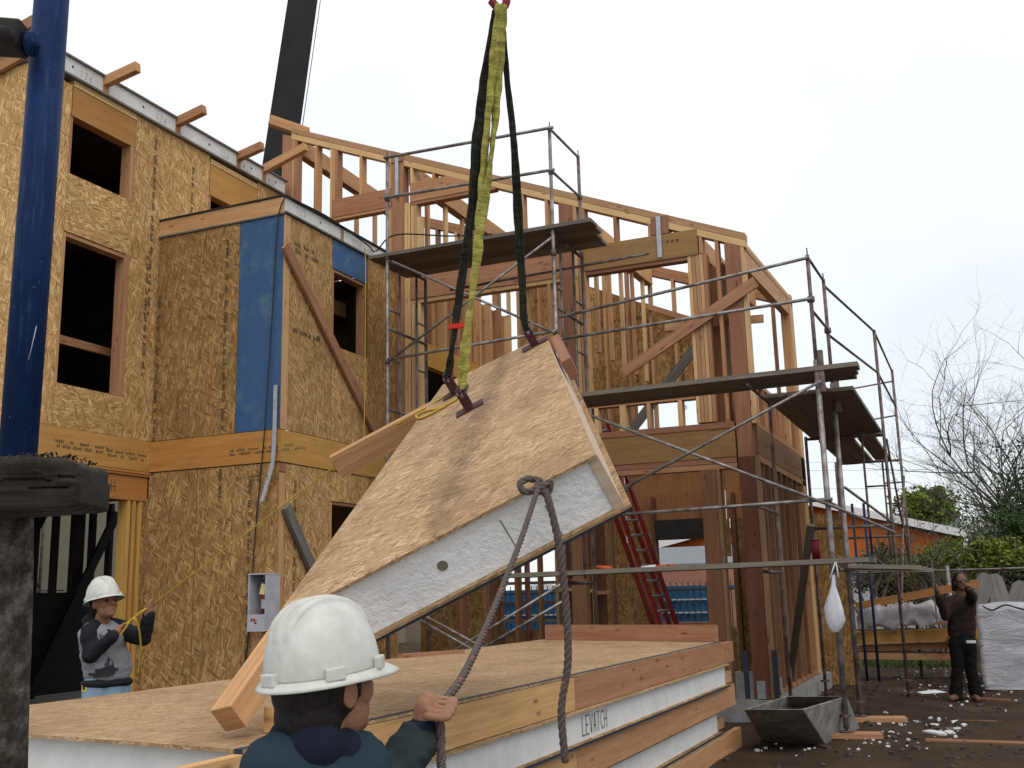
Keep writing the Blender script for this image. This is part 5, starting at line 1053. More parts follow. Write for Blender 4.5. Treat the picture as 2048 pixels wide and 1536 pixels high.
for k, (u, v, w, tilt) in enumerate(((1958,1160,30,.35),(2004,1163,34,-.22),(2026,1175,32,.45),(2052,1190,30,.2),(1975,1190,20,-.7))):
    c = at(u, v+45, y=18.9+.07*k); d = V3((tilt, .25, 1)).normalized(); L = 1.0; wm = w*17.5/FPX; s = d.cross(V3((0,-1,.2))).normalized()*wm/2
    pts = [c-s-d*.5, c+s-d*.5, c+s+d*.42, c+s*.5+d*.5, c-s*.5+d*.5, c-s+d*.42]
    tag(prism('fence_picket', pts, (0,.025,0), MAT['greyboard'], None, gd=d), 'weathered grey fence board leaning behind the wrapped pallet, %s' % ('nearest the pointing man','second from the pointing man','third from the pointing man','at the right edge','low tilted one')[k], 'fence board', 'old fence boards')
tag(bar('stake', at(1874,1250,y=18.0), at(1864,1120,y=18.0), .025, .025, MAT['greyboard']), 'thin upright stake with an orange tip left of the pointing man', 'stake')
tag(bar('leaning_board', at(1878,1330,z=.08), at(1908,1250,y=16.4), .03, .09, MAT['fir_red']), 'short reddish board leaning beside the pointing man', 'board')
# houses behind
MAT['orangewall'] = plain('orange_wall', (.62,.15,.025), .75, .2, 1.2); MAT['palewall'] = plain('grey_wall', (.42,.43,.43), .8, .15, 1.5); MAT['pinkwall'] = plain('pink_wall', (.50,.24,.17), .8, .15, 1); MAT['trim'] = plain('white_trim', (.72,.70,.68), .6, .1, 2); MAT['shingle'] = plain('grey_shingles', (.20,.21,.22), .85, .25, 9); MAT['beige'] = plain('beige_stucco', (.20,.19,.13), .85, .12, 2); MAT['bluewall'] = plain('blue_container', (.02,.10,.20), .6, .35, 1.2)
DY = 40.0
def hp(u, v, y=DY): return at(u, v, y=y)
oh = thing('orange_gable_house', hp(1600,1200), 'low house with a wide orange gable and white roof edge behind the hedge', 'house')
ap, el, er = hp(1625,1008), hp(1200,1128), hp(1935,1072); rz = hp(1800,1110).z
prism('gable', [(el.x+.3,DY,rz),(er.x-.6,DY,rz),(er.x-.3,DY,er.z-.1),(ap.x,DY,ap.z-.05),(el.x+.3,DY,el.z)], (0,.2,0), MAT['orangewall'], oh)
prism('wall', [(el.x+.5,DY+.02,0),(hp(1560,1100).x,DY+.02,0),(hp(1560,1100).x,DY+.02,rz),(el.x+.5,DY+.02,rz)], (0,.2,0), MAT['pinkwall'], oh); prism('wall', [(hp(1560,1100).x+.01,DY+.02,0),(er.x-.7,DY+.02,0),(er.x-.7,DY+.02,rz),(hp(1560,1100).x+.01,DY+.02,rz)], (0,.2,0), MAT['palewall'], oh)
for e in (el, er):
    prism('roof', [(e.x,DY-.5,e.z),(ap.x,DY-.5,ap.z),(ap.x,DY+12,ap.z),(e.x,DY+12,e.z)], (0,0,.16), MAT['shingle'], oh); bar('barge_board', (e.x,DY-.52,e.z+.05), (ap.x,DY-.52,ap.z+.05), .04, .26, MAT['trim'], oh)
tube('downpipe', curve([(er.x-.05,DY-.5,er.z-.1),(er.x-.2,DY-.45,er.z-.5),(er.x-.8,DY-.1,er.z-1.0),(er.x-.85,DY-.1,.2)], 3), .07, MAT['trim'], oh, 6)
pr0 = hp(1300,1128,36); gr = hp(1480,1118,36); prism('porch_roof', [(pr0.x-1.5,35.2,pr0.z-.15),(gr.x,35.2,pr0.z-.15),(gr.x,38.5,pr0.z+.55),(pr0.x-1.5,38.5,pr0.z+.55)], (0,0,.1), MAT['shingle'], oh)
gh = thing('grey_roof_house', hp(1890,1100,58), 'distant house with a grey shingle roof right of the orange gable', 'house'); a, b_ = hp(1835,1062,58), hp(1920,1018,58)
prism('roof', [(a.x-2,58,a.z-.6),(b_.x,58,a.z-.6),(b_.x,62,b_.z),(a.x-1,62,b_.z)], (0,0,.15), MAT['shingle'], gh); prism('wall', [(a.x-1.8,58.4,0),(b_.x-.3,58.4,0),(b_.x-.3,58.4,a.z-.6),(a.x-1.8,58.4,a.z-.6)], (0,4,0), MAT['palewall'], gh); bar('barge_board', (b_.x,58,a.z-.5), (b_.x,62,b_.z+.1), .15, .3, MAT['trim'], gh)
bc = thing('blue_container', (-8, 25, 0), 'blue corrugated container seen through the ground-floor openings of the frame', 'container'); a, b_ = at(960,1184,y=25), at(1430,1182,y=25)
g = Geo(); n_ = 150
for k in range(n_+1):
    x = a.x+(b_.x-a.x)*k/n_; y = 25-(.035 if (k//2) % 2 else 0); g.v += [V3((x,y,.15)), V3((x,y,a.z))]
for k in range(n_): g.face([2*k,2*k+2,2*k+3,2*k+1], [(0,0)]*4)
g.build('corrugated_side', MAT['bluewall'], bc); box('roof', (a.x,25.02,a.z-.05), (b_.x,27.4,a.z+.02), MAT['bluewall'], bc); box('bottom_rail', (a.x,24.95,.05), (b_.x,25.05,.18), MAT['dark'], bc)
for k, z in enumerate((at(1100,1205,y=24.7).z, at(1100,1230,y=24.7).z)): box('side_rail', (a.x,24.9,z-.015), (b_.x,24.94,z+.015), MAT['palewall'], bc)
fs_ = thing('spiked_fence', (-7, 22.5, 0), 'dark iron fence with upright spikes behind the framed wing', 'fence'); a, b_ = at(960,1190,y=22.5), at(1470,1185,y=22.5); k = 0; x = a.x
while x < b_.x:
    tube('picket', [(x,22.5,.1),(x,22.5,a.z+.17)], .011, MAT['dark'], fs_, 4); x += .13
for z in (a.z, .4): box('fence_rail', (a.x,22.48,z-.02), (b_.x,22.52,z+.02), MAT['dark'], fs_)
vt = thing('white_van', at(1085,1200,y=29), 'rounded white vehicle beyond the spiked fence', 'van'); c = at(1085,1200,y=29); vp = [(1052,1255),(1050,1190),(1062,1165),(1080,1158),(1105,1160),(1118,1175),(1126,1205),(1128,1255)]
bevel(prism('body', [at(u,v,y=29) for u, v in vp], (0,1.9,0), MAT['trim'], vt), .12, 3); prism('windscreen', [at(u,v,y=28.98) for u, v in ((1108,1170),(1117,1180),(1122,1198),(1108,1198))], (0,.01,0), MAT['dark'], vt)
for u in (1066, 1112): p = at(u,1250,y=28.95); Geo().tube([p, p+V3((0,.2,0))], .3, 16).build('wheel', MAT['dark'], vt, True)
nb = thing('neighbour_wall', (-18, 16, 0), 'pale beige stucco wall of the neighbouring house seen through the doorway studs', 'wall'); box('wall', (-18.3,9,0), (-18,32,5.5), MAT['beige'], nb)
sc = thing('scaffold', (-16.5, 14, 0), 'thin scaffold silhouette in front of the beige wall seen through the doorway', 'scaffold', 'scaffold towers')
for y in (12.3, 13.1, 14.6, 15.4): tb('upright', (-16.8,y,0), (-16.8,y,5), sc, .03, 'rusty')
for z in (1.9, 3.4): tb('ledger', (-16.8,12,z), (-16.8,16,z), sc, .025, 'rusty')
for y0 in (12.3, 14.6): tb('cross_brace', (-16.8,y0,1.9), (-16.8,y0+.8,3.4), sc, .018, 'rusty'); tb('cross_brace', (-16.8,y0+.8,1.9), (-16.8,y0,3.4), sc, .018, 'rusty')
for k, (v0, v1) in enumerate(((925,912),(941,930),(978,966))):
    a, b_ = at(1560,v0,d=60), at(2200,v1-10,d=70); m_ = (a+b_)/2-V3((0,0,.25)); tag(tube('power_line', curve([a,m_,b_], 8), .008, MAT['dark'], None, 4), 'thin overhead wire in the sky at right, %s of three' % ('top','middle','lowest')[k], 'wire', 'power lines')

g = Geo()
for k in range(46):
    p = G(rng.uniform(1700,2046), rng.uniform(1375,1532)); a_ = rng.uniform(0,3.1); L = abs(rng.gauss(.04,.05))+.02; d = V3((math.cos(a_), math.sin(a_), 0))*L
    g.bar(p-d+V3((0,0,.012)), p+d+V3((0,0,.016)), rng.uniform(.012,.035), .014)
tag(g.build('wood_litter', MAT['fir_dim']), 'small splinters and wood offcuts littering the dirt yard', 'litter', kind='stuff')
# ---------------------------------------------------------------- people
def capsule(bm, a, b, ra, rb):
    a, b = V3(a), V3(b); vs = []
    for c, r in ((a, ra), (b, rb)):
        for i in range(1, 8):
            th = math.pi*i/8
            for k in range(12): ph = 2*math.pi*k/12; vs.append(bm.verts.new(c+V3((math.sin(th)*math.cos(ph), math.sin(th)*math.sin(ph), math.cos(th)))*r))
        vs += [bm.verts.new(c+V3((0,0,r))), bm.verts.new(c-V3((0,0,r)))]
    q = bmesh.ops.convex_hull(bm, input=vs); bmesh.ops.delete(bm, geom=[e for e in q['geom_interior'] if isinstance(e, bmesh.types.BMVert)], context='VERTS')
def ellipsoid(bm, c, r, M=None):
    s = bmesh.ops.create_icosphere(bm, subdivisions=3, radius=1); M = M or Matrix.Identity(3)
    for v in s['verts']: v.co = V3(c)+M @ V3((v.co.x*r[0], v.co.y*r[1], v.co.z*r[2]))
def blob(name, prims, voxel, mat, par, it=4, crease=0, seed=0, dec=None):
    bm = bmesh.new()
    for p in prims:
        if p[0] == 'c': capsule(bm, *p[1:])
        else: ellipsoid(bm, *p[1:])
    me = bpy.data.meshes.new('tmp'); bm.to_mesh(me); bm.free(); o = bpy.data.objects.new('tmp', me); COL.objects.link(o)
    r = o.modifiers.new('r', 'REMESH'); r.mode = 'VOXEL'; r.voxel_size = voxel
    s = o.modifiers.new('s', 'SMOOTH'); s.factor = .5; s.iterations = it
    dg = bpy.context.evaluated_depsgraph_get(); m2 = bpy.data.meshes.new_from_object(o.evaluated_get(dg)); bpy.data.objects.remove(o)
    m2.name = name; n = len(m2.vertices)
    if crease:   # cloth folds
        co = np.empty(n*3); m2.vertices.foreach_get('co', co); no = np.empty(n*3); m2.vertex_normals.foreach_get('vector', no) if hasattr(m2, 'vertex_normals') else m2.vertices.foreach_get('normal', no)
        co = co.reshape(-1,3); no = no.reshape(-1,3)
        for i in range(n):
            p = co[i]; w = mnoise.noise((p[0]*9+seed, p[1]*9, p[2]*16)); w2 = mnoise.noise((p[0]*24, p[1]*24+seed, p[2]*36)); co[i] += no[i]*(crease*(w*.8-abs(w2)*.5))
        m2.vertices.foreach_set('co', co.ravel())
    m2.polygons.foreach_set('use_smooth', np.ones(len(m2.polygons), dtype=bool))
    m2.materials.clear(); m2.materials.append(mat); q = bpy.data.objects.new(name, m2); COL.objects.link(q)
    if par: q.parent = par; q.location = -root_loc(par)
    return q
MAT['skin'] = plain('skin', (.27,.135,.08), .5, .25, 14, bmp=.1); MAT['skind'] = plain('skin_dark', (.16,.085,.055), .55, .25, 14, bmp=.1); MAT['hair'] = plain('black_hair', (.016,.012,.011), .55, .6, 90, bmp=.8); MAT['hat'] = None
m, t, b = newmat('scuffed_white_helmet'); tc_ = N(t, 'ShaderNodeTexCoord'); n1 = noise(t, tc_.outputs['Object'], 16, 5, .65); n2 = noise(t, tc_.outputs['Object'], 45, 6, .75); c = ramp(t, n1, [(.3, (.40,.395,.35)), (.65, (.52,.515,.47))]); c = mixc(t, math2(t, 'MULTIPLY', ramp(t, n2, [(.60, (0,0,0)), (.72, (1,1,1))]), .4), c, (.20,.18,.15)); lk(t, c, b.inputs['Base Color']); b.inputs['Roughness'].default_value = .42; bump(t, b, n2, .05, .002); MAT['hat'] = m
def cloth(name, c, c2=None, sc=60):
    m, t, b = newmat(name); tc_ = N(t, 'ShaderNodeTexCoord'); n = noise(t, tc_.outputs['Object'], sc*5, 3, .7); n2 = noise(t, tc_.outputs['Object'], 7, 4, .6); k = ramp(t, n2, [(.3, c2 or tuple(x*.78 for x in c)), (.7, c)]); k = mixc(t, math2(t, 'MULTIPLY', n, .4), k, tuple(x*.5 for x in c)); lk(t, k, b.inputs['Base Color']); b.inputs['Roughness'].default_value = .95; bump(t, b, n, .5, .003); return m
MAT['bluejkt'] = cloth('blue_denim_jacket', (.026,.044,.058)); MAT['greenslv'] = cloth('green_black_sleeve', (.028,.039,.042)); MAT['navycuff'] = cloth('navy_cuff', (.012,.017,.03)); MAT['greyshirt'] = cloth('grey_sweatshirt', (.30,.30,.315)); MAT['blackslv'] = cloth('black_sleeve', (.020,.020,.024)); MAT['jeans'] = cloth('light_jeans', (.22,.32,.42)); MAT['blackcl'] = cloth('black_clothes', (.013,.012,.012)); MAT['brownjk'] = cloth('dark_brown_jacket', (.038,.025,.021))
def frame(f, pitch=0, roll=0):
    f = V3((f.x, f.y, 0)).normalized(); l = V3((0,0,1)).cross(f); u = V3((0,0,1)); M = Matrix((f, l, u)).transposed(); return M @ Matrix.Rotation(-pitch, 3, 'Y') @ Matrix.Rotation(roll, 3, 'X')
def helmet(par, c, M, s=1.0, detail=True):
    """ribbed hard hat: shell, brim with visor, slots; c is the centre of the rim"""
    hh = bpy.data.objects.new('hard_hat', None)
    nu, nv = (216, 60) if detail else (48, 16); vs, fs = [], []
    A, B, H = .132*s, .108*s, .152*s
    for j in range(nv+1):
        th = (j/nv)*math.pi/2
        for k in range(nu):
            an = 2*math.pi*k/nu; cx, cy = math.cos(an), math.sin(an); rr_ = math.cos(th)**.78; z = math.sin(th)**1.0
            x, y = A*rr_*cx, B*rr_*cy
            bmp = 0
            if detail:
                for yy, w in ((0,.011), (.031,.008), (-.031,.008)): bmp += .0085*math.exp(-((y/s-yy)/w)**8)*min(1, max(0, (z-.5)/.22))
            p = V3((x, y, z*H)); q = p.normalized(); vs.append(V3(c)+M @ (p+q*bmp*s))
    for j in range(nv):
        for k in range(nu): fs.append((j*nu+k, j*nu+(k+1)%nu, (j+1)*nu+(k+1)%nu, (j+1)*nu+k))
    sh = mk('hard_hat', vs, fs, MAT['hat'], par, smooth=True); so_ = sh.modifiers.new('t','SOLIDIFY'); so_.thickness = .003*s
    vs, fs = [], []; nu = 72
    for j in range(5):
        for k in range(nu):
            an = 2*math.pi*k/nu; cx, cy = math.cos(an), math.sin(an); e = .016+.036*max(0, cx)**3; t_ = j/4
            vs.append(V3(c)+M @ V3(((A+e*s*t_)*cx, (B+e*.9*s*t_)*cy, (-.002-.016*t_**1.4-.008*max(0,cx)*t_)*s)))
    for j in range(4):
        for k in range(nu): fs.append((j*nu+k, j*nu+(k+1)%nu, (j+1)*nu+(k+1)%nu, (j+1)*nu+k))
    br = mk('brim', vs, fs, MAT['hat'], sh, smooth=True); so_ = br.modifiers.new('t','SOLIDIFY'); so_.thickness = .004*s
    if detail:
        for an in (math.pi, math.pi*.62, -math.pi*.62, math.pi*.25, -math.pi*.3):
            d = V3((math.cos(an), math.sin(an), 0)); p = V3((A*1.03*d.x, B*1.05*d.y, .008*s)); tn = V3((-d.y, d.x, 0))
            bevel(Geo().obox(V3(c)+M @ p, (M @ d, M @ tn, M @ V3((0,0,1))), (.008*s, .021*s, .013*s)).build('slot', MAT['hat'], sh), .003)
    return sh
def fingers(root, t, out, tow, s=1.0, r=.0084):
    """curled fist round an axis t through root: four fingers and a thumb; out = away from the palm, tow = towards the viewer"""
    pr = [('e', root-out*.034*s-t*.004*s, (.025*s,.020*s,.036*s))]
    for i in range(4):
        o = t*(.033-.0228*i)*s; L = (1, 1.08, 1.02, .86)[i]
        p = [root+o-out*.030*s+tow*.020*s, root+o+out*.006*s+tow*.027*s*L, root+o+out*.026*s*L+tow*.012*s, root+o+out*.026*s*L-tow*.010*s, root+o+out*.006*s-tow*.023*s]
        for a, b_, ra, rb in zip(p, p[1:], (1.12,1.05,.98,.92), (1.05,.98,.92,.82)): pr.append(('c', a, b_, r*ra*s, r*rb*s))
    p = [root-out*.040*s+t*.006*s-tow*.012*s, root-out*.022*s+t*.040*s+tow*.004*s, root+out*.004*s+t*.046*s+tow*.012*s, root+out*.022*s+t*.040*s+tow*.018*s]
    for a, b_, q in zip(p, p[1:], (1.35,1.15,1.0)): pr.append(('c', a, b_, r*q*s, r*q*.9*s))
    return pr
def head(c, M, s=1.0):
    """skull, jaw, nose, ears, brow, lips; c = head centre"""
    g = lambda x, y, z: V3(c)+M @ (V3((x,y,z))*s)
    pr = [('e', g(-.008,0,.02), (.098*s,.077*s,.105*s), M), ('e', g(.030,0,-.055), (.062*s,.058*s,.062*s), M), ('e', g(.068,0,-.09), (.024*s,.028*s,.02*s), M)]
    pr += [('c', g(.086,0,.015), g(.107,0,-.022), .010*s, .0145*s), ('c', g(.082,.035,.026), g(.09,.008,.03), .012*s, .011*s), ('c', g(.082,-.035,.026), g(.09,-.008,.03), .012*s, .011*s)]
    pr += [('c', g(.086,.018,-.054), g(.092,0,-.052), .007*s, .009*s), ('c', g(.086,-.018,-.054), g(.092,0,-.052), .007*s, .009*s), ('c', g(.084,.014,-.064), g(.084,-.014,-.064), .009*s, .009*s)]
    for sd in (1, -1): pr += [('e', g(-.004,sd*.079,-.008), (.020*s,.010*s,.033*s), M), ('e', g(.058,sd*.042,-.02), (.026*s,.022*s,.03*s), M)]
    return pr
def eyes(par, c, M, s=1.0):
    g = lambda x, y, z: V3(c)+M @ (V3((x,y,z))*s)
    for sd in (1, -1):
        e = Geo(); o = bpy.data.meshes.new('eye'); bm = bmesh.new(); ellipsoid(bm, g(.077,sd*.031,.004), (.012*s,.013*s,.009*s), M); bm.to_mesh(o); bm.free(); o.materials.append(MAT['hair']); q = bpy.data.objects.new('eye', o); COL.objects.link(q); q.parent = par; q.location = -root_loc(par)
# --- the worker in the foreground, seen from behind, looking up at the panel
hc = at(652, 1372, d=2.16); fdir = RT*.66+FW*.75; M1 = frame(fdir, R(9))
fx = V3((fdir.x, fdir.y, 0)).normalized(); lx = V3((0,0,1)).cross(fx)
w1 = thing('person', (hc.x, hc.y, 0), 'worker in a scuffed white hard hat seen from behind, gripping the brown rope', 'person', 'site workers')
pel = V3((hc.x,hc.y,.74))-fx*.05; chest = V3((hc.x,hc.y,1.02))-fx*.035; nk = hc-V3((0,0,.13))-fx*.02
shr = at(716,1545,d=2.16); shl = at(556,1568,d=2.08); elb = at(772,1572,d=2.22); wr = at(846,1462,d=2.29)
tdir = (at(925,1352,d=2.55)-at(882,1480,d=2.27)).normalized()
outv = (RT*.96-V3((0,0,.1))).normalized()
arm_ = [('c', shr, elb, .05, .043), ('c', elb, wr, .042, .029)]
fist = fingers(HAND, tdir, outv, -FW, .9)
body1 = head(hc, M1)+[('c', hc-V3((0,0,.05))-fx*.02, nk-V3((0,0,.08)), .054, .06), ('c', chest+V3((0,0,.12)), pel, .11, .12), ('c', nk-V3((0,0,.06)), shr, .06, .055), ('c', nk-V3((0,0,.06)), shl, .06, .055)]+arm_+[('c', wr, HAND-outv*.036-tdir*.006, .025, .024)]+fist
shL = shl-V3((0,0,.24))-fx*.02; wl = shL+fx*.18-V3((0,0,.12)); body1 += [('c', shl, shL, .05, .042), ('c', shL, wl, .042, .03), ('e', wl+fx*.06, (.05,.03,.03))]
for sd in (1, -1): body1 += [('c', pel+lx*sd*.09, V3((hc.x,hc.y,.40))+lx*sd*.1, .08, .06), ('c', V3((hc.x,hc.y,.40))+lx*sd*.1, V3((hc.x,hc.y,.06))+lx*sd*.1-fx*.03, .058, .04), ('c', V3((hc.x,hc.y,.035))+lx*sd*.1-fx*.05, V3((hc.x,hc.y,.03))+lx*sd*.1+fx*.14, .035, .03)]
blob('body', body1, .0027, MAT['skin'], w1, 2)
hr = [('e', hc+M1 @ V3((-.022,0,.015)), (.100,.088,.10), M1), ('e', hc+M1 @ V3((-.052,0,-.05)), (.064,.076,.07), M1), ('c', hc+M1 @ V3((-.05,0,-.08)), nk-V3((0,0,.02))-fx*.025, .060, .058), ('c', hc+M1 @ V3((.0,.076,-.0)), hc+M1 @ V3((.012,.074,-.03)), .012, .008), ('c', hc+M1 @ V3((.02,-.078,.02)), hc+M1 @ V3((.022,-.074,-.02)), .012, .008)]
blob('hair', hr, .006, MAT['hair'], w1, 2, .003, 4); eyes(w1, hc, M1)
helmet(w1, hc+M1 @ V3((-.004,0,.030)), frame(fdir, R(7)), .965)
tor = [('c', chest+V3((0,0,.13)), pel-V3((0,0,.02)), .135, .14), ('c', nk-V3((0,0,.035))-fx*.03, shr+V3((0,0,.012)), .082, .074), ('c', nk-V3((0,0,.022))-fx*.04+lx*.02, shl+V3((0,0,.022)), .090, .082), ('c', chest+lx*.09, pel+lx*.06, .11, .11), ('c', chest-lx*.09, pel-lx*.06, .11, .11), ('e', nk-V3((0,0,.07))-fx*.02, (.085,.085,.05))]
blob('jacket', tor, .010, MAT['bluejkt'], w1, 5, .010, 2)
blob('collar', [('c', nk+V3((0,0,.022))-fx*.03+lx*.035, nk+V3((0,0,.022))-fx*.03-lx*.035, .058, .058), ('c', nk+V3((0,0,.005))+fx*.03+lx*.03, nk+V3((0,0,.0))+fx*.03-lx*.03, .054, .054)], .008, MAT['navycuff'], w1, 3, .004, 7)
blob('sleeve', [('c', shr-V3((0,0,.01)), elb, .066, .070), ('c', elb, wr+(elb-wr)*.22, .064, .052)], .006, MAT['greenslv'], w1, 3, .020, 9); blob('sleeve', [('c', shl, shL, .066, .056), ('c', shL, wl, .054, .042)], .009, MAT['bluejkt'], w1, 3, .010, 3)
blob('cuff', [('c', wr+(elb-wr)*.30, wr-(elb-wr)*.02, .047, .036)], .006, MAT['navycuff'], w1, 3, .004, 5)
trs = [('c', pel+V3((0,0,.02)), pel-V3((0,0,.05)), .13, .13)]
for sd in (1, -1): trs += [('c', pel+lx*sd*.085, V3((hc.x,hc.y,.40))+lx*sd*.1, .095, .075), ('c', V3((hc.x,hc.y,.40))+lx*sd*.1, V3((hc.x,hc.y,.09))+lx*sd*.1-fx*.03, .074, .06)]
blob('trousers', trs, .014, MAT['jeans'], w1, 4, .008)
# --- the worker by the bay
dL = 7.6; q = lambda u, v, d=dL: at(u, v, d=d)
h2 = q(208,1207,7.6); f2 = RT*.80-FW*.55; M2 = frame(f2, R(12)); fx2 = V3((f2.x,f2.y,0)).normalized(); lx2 = V3((0,0,1)).cross(fx2)
w2 = thing('person', (h2.x, h2.y, 0), 'worker in white hard hat and grey sweatshirt by the bay, pulling a yellow line', 'person', 'site workers')
n2_ = q(203,1240,7.62); sR = q(180,1263,7.5); sL = q(238,1258,7.75); eR = q(182,1310,7.45); wR = q(226,1273,7.42); eL = q(286,1277,7.6); wL = q(299,1231,7.55); hp2 = q(214,1352,7.62)
zf = lambda p, z: V3((p.x,p.y,z))
fR = fingers(HL2, (HL-HL2).normalized(), (RT*.5+V3((0,0,.8))).normalized(), -FW, 1.0, .0095); fL = fingers(HL, V3((.1,0,1)).normalized(), (RT*.6+V3((0,0,.6))).normalized(), -FW, 1.0, .0095)
b2 = head(h2, M2, 1.0)+[('c', h2-V3((0,0,.06)), n2_-V3((0,0,.04)), .05, .058), ('c', n2_-V3((0,0,.14)), hp2, .085, .085), ('c', n2_-V3((0,0,.06)), sR, .06, .055), ('c', n2_-V3((0,0,.06)), sL, .06, .055), ('c', sR, eR, .05, .042), ('c', eR, wR, .042, .03), ('c', wR, HL2, .029, .03), ('c', sL, eL, .05, .042), ('c', eL, wL, .042, .03), ('c', wL, HL-V3((0,0,.02)), .029, .03)]+fR+fL
for sd in (1, -1): k_ = zf(hp2,.48)+lx2*sd*.11+fx2*.03; a_ = zf(hp2,.08)+lx2*sd*.14; b2 += [('c', hp2+lx2*sd*.08, k_, .085, .06), ('c', k_, a_, .058, .042), ('c', zf(a_,.04)-fx2*.05, zf(a_,.035)+fx2*.16, .04, .035)]
blob('body', b2, .007, MAT['skin'], w2, 2); eyes(w2, h2, M2); blob('hair', [('e', h2+M2 @ V3((-.03,0,.01)), (.085,.083,.09), M2), ('e', h2+M2 @ V3((-.06,0,-.04)), (.04,.06,.05), M2)], .009, MAT['hair'], w2, 2)
helmet(w2, h2+M2 @ V3((-.006,0,.035)), frame(f2, R(14)), 1.02)
blob('sweatshirt', [('c', n2_-V3((0,0,.15)), hp2+V3((0,0,.055)), .135, .152), ('c', n2_-V3((0,0,.12))+lx2*.05, hp2+lx2*.05+V3((0,0,.06)), .12, .138), ('c', n2_-V3((0,0,.12))-lx2*.05, hp2-lx2*.05+V3((0,0,.06)), .12, .138), ('c', n2_-V3((0,0,.11)), sR, .07, .05), ('c', n2_-V3((0,0,.11)), sL, .07, .05)], .012, MAT['greyshirt'], w2, 5, .016, 3)
blob('hood', [('c', n2_-V3((0,0,.01))-fx2*.06+lx2*.05, n2_-V3((0,0,.01))-fx2*.06-lx2*.05, .06, .06), ('c', n2_-V3((0,0,.03))+lx2*.07, n2_-V3((0,0,.09))+fx2*.09, .035, .028), ('c', n2_-V3((0,0,.03))-lx2*.07, n2_-V3((0,0,.09))+fx2*.09, .035, .028)], .010, MAT['blackslv'], w2, 3, .006)
blob('sleeve', [('c', sR+(n2_-sR)*.35, sR+(eR-sR)*.15, .06, .072), ('c', sR, eR, .070, .064), ('c', eR, wR, .062, .045)], .010, MAT['blackslv'], w2, 4, .014, 8); blob('sleeve', [('c', sL+(n2_-sL)*.35, sL+(eL-sL)*.15, .06, .070), ('c', sL, eL, .070, .062), ('c', eL, wL, .06, .043)], .010, MAT['blackslv'], w2, 4, .014, 6)
blob('hem', [('e', hp2-V3((0,0,.045))+lx2*.06, (.135,.135,.05)), ('e', hp2-V3((0,0,.045))-lx2*.06, (.135,.135,.05)), ('e', hp2-V3((0,0,.045)), (.15,.15,.05))], .012, MAT['blackslv'], w2, 4, .006)
MAT['screen'] = plain('dark_grey_print', (.045,.045,.05), .9, .3, 30)
sw_ = [c_ for c_ in w2.children if c_.name.startswith('sweatshirt')][0]
def decal(name, polys, dd):   # flat print laid onto the cloth
    vs, fs = [], []
    for pl in polys:
        (u0, v0), (u1, v1) = pl
        nu_, nv_ = max(1, int((u1-u0)/3)), max(1, int((v1-v0)/3)); b0_ = len(vs)
        for i in range(nu_+1):
            for j in range(nv_+1): vs.append(q(u0+(u1-u0)*i/nu_, v0+(v1-v0)*j/nv_, dd))
        for i in range(nu_):
            for j in range(nv_): fs.append((b0_+i*(nv_+1)+j, b0_+(i+1)*(nv_+1)+j, b0_+(i+1)*(nv_+1)+j+1, b0_+i*(nv_+1)+j+1))
    o = mk(name, vs, fs, MAT['screen'], w2); sw = o.modifiers.new('w', 'SHRINKWRAP'); sw.target = sw_; sw.offset = .006; tag(o, kind='stuff'); return o
decal('chest_print', [((192,1262),(195,1277)), ((192,1275),(199,1277)), ((201,1267),(204,1277)), ((206,1267),(208,1277)), ((201,1267),(208,1269)), ((210,1266),(212,1276)), ((215,1266),(217,1276)), ((210,1274),(217,1276))], 7.45)
decal('chest_print', [((176,1346),(262,1352)), ((190,1338),(258,1346)), ((212,1326),(217,1338)), ((219,1320),(227,1338)), ((229,1330),(234,1338)), ((236,1324),(244,1338)), ((255,1326),(262,1346)), ((186,1352),(240,1356))], 7.45)
bc_ = n2_-V3((0,0,.34))
def skinquad(name, u, v, w, h, dd): 
    c = q(u, v, dd); Geo().obox(c, (RT, UP, FW), (w*dd/FPX/2, h*dd/FPX/2, .003)).build(name, MAT['screen'], w2)
tr2 = [('c', hp2-V3((0,0,.07)), hp2-V3((0,0,.13)), .132, .135)]
for sd in (1, -1): k_ = zf(hp2,.48)+lx2*sd*.11+fx2*.03; a_ = zf(hp2,.10)+lx2*sd*.14; tr2 += [('c', hp2+lx2*sd*.08-V3((0,0,.06)), k_, .105, .085), ('c', k_, a_, .083, .072)]
blob('jeans', tr2, .014, MAT['jeans'], w2, 4, .010)
tm_ = q(172,1375,7.48); MAT['tapey'] = plain('yellow_case', (.75,.62,.02), .4, .1); tpm = thing('tape_measure', tm_, 'small yellow tape measure clipped to the hip of the worker by the bay', 'tape measure'); bevel(box('case', tuple(tm_-V3((.025,.02,.03))), tuple(tm_+V3((.025,.02,.03))), MAT['tapey'], tpm), .008); box('sticker', tuple(tm_+V3((-.012,-.0215,-.015))), tuple(tm_+V3((.012,-.0205,.012))), MAT['dark'], tpm)
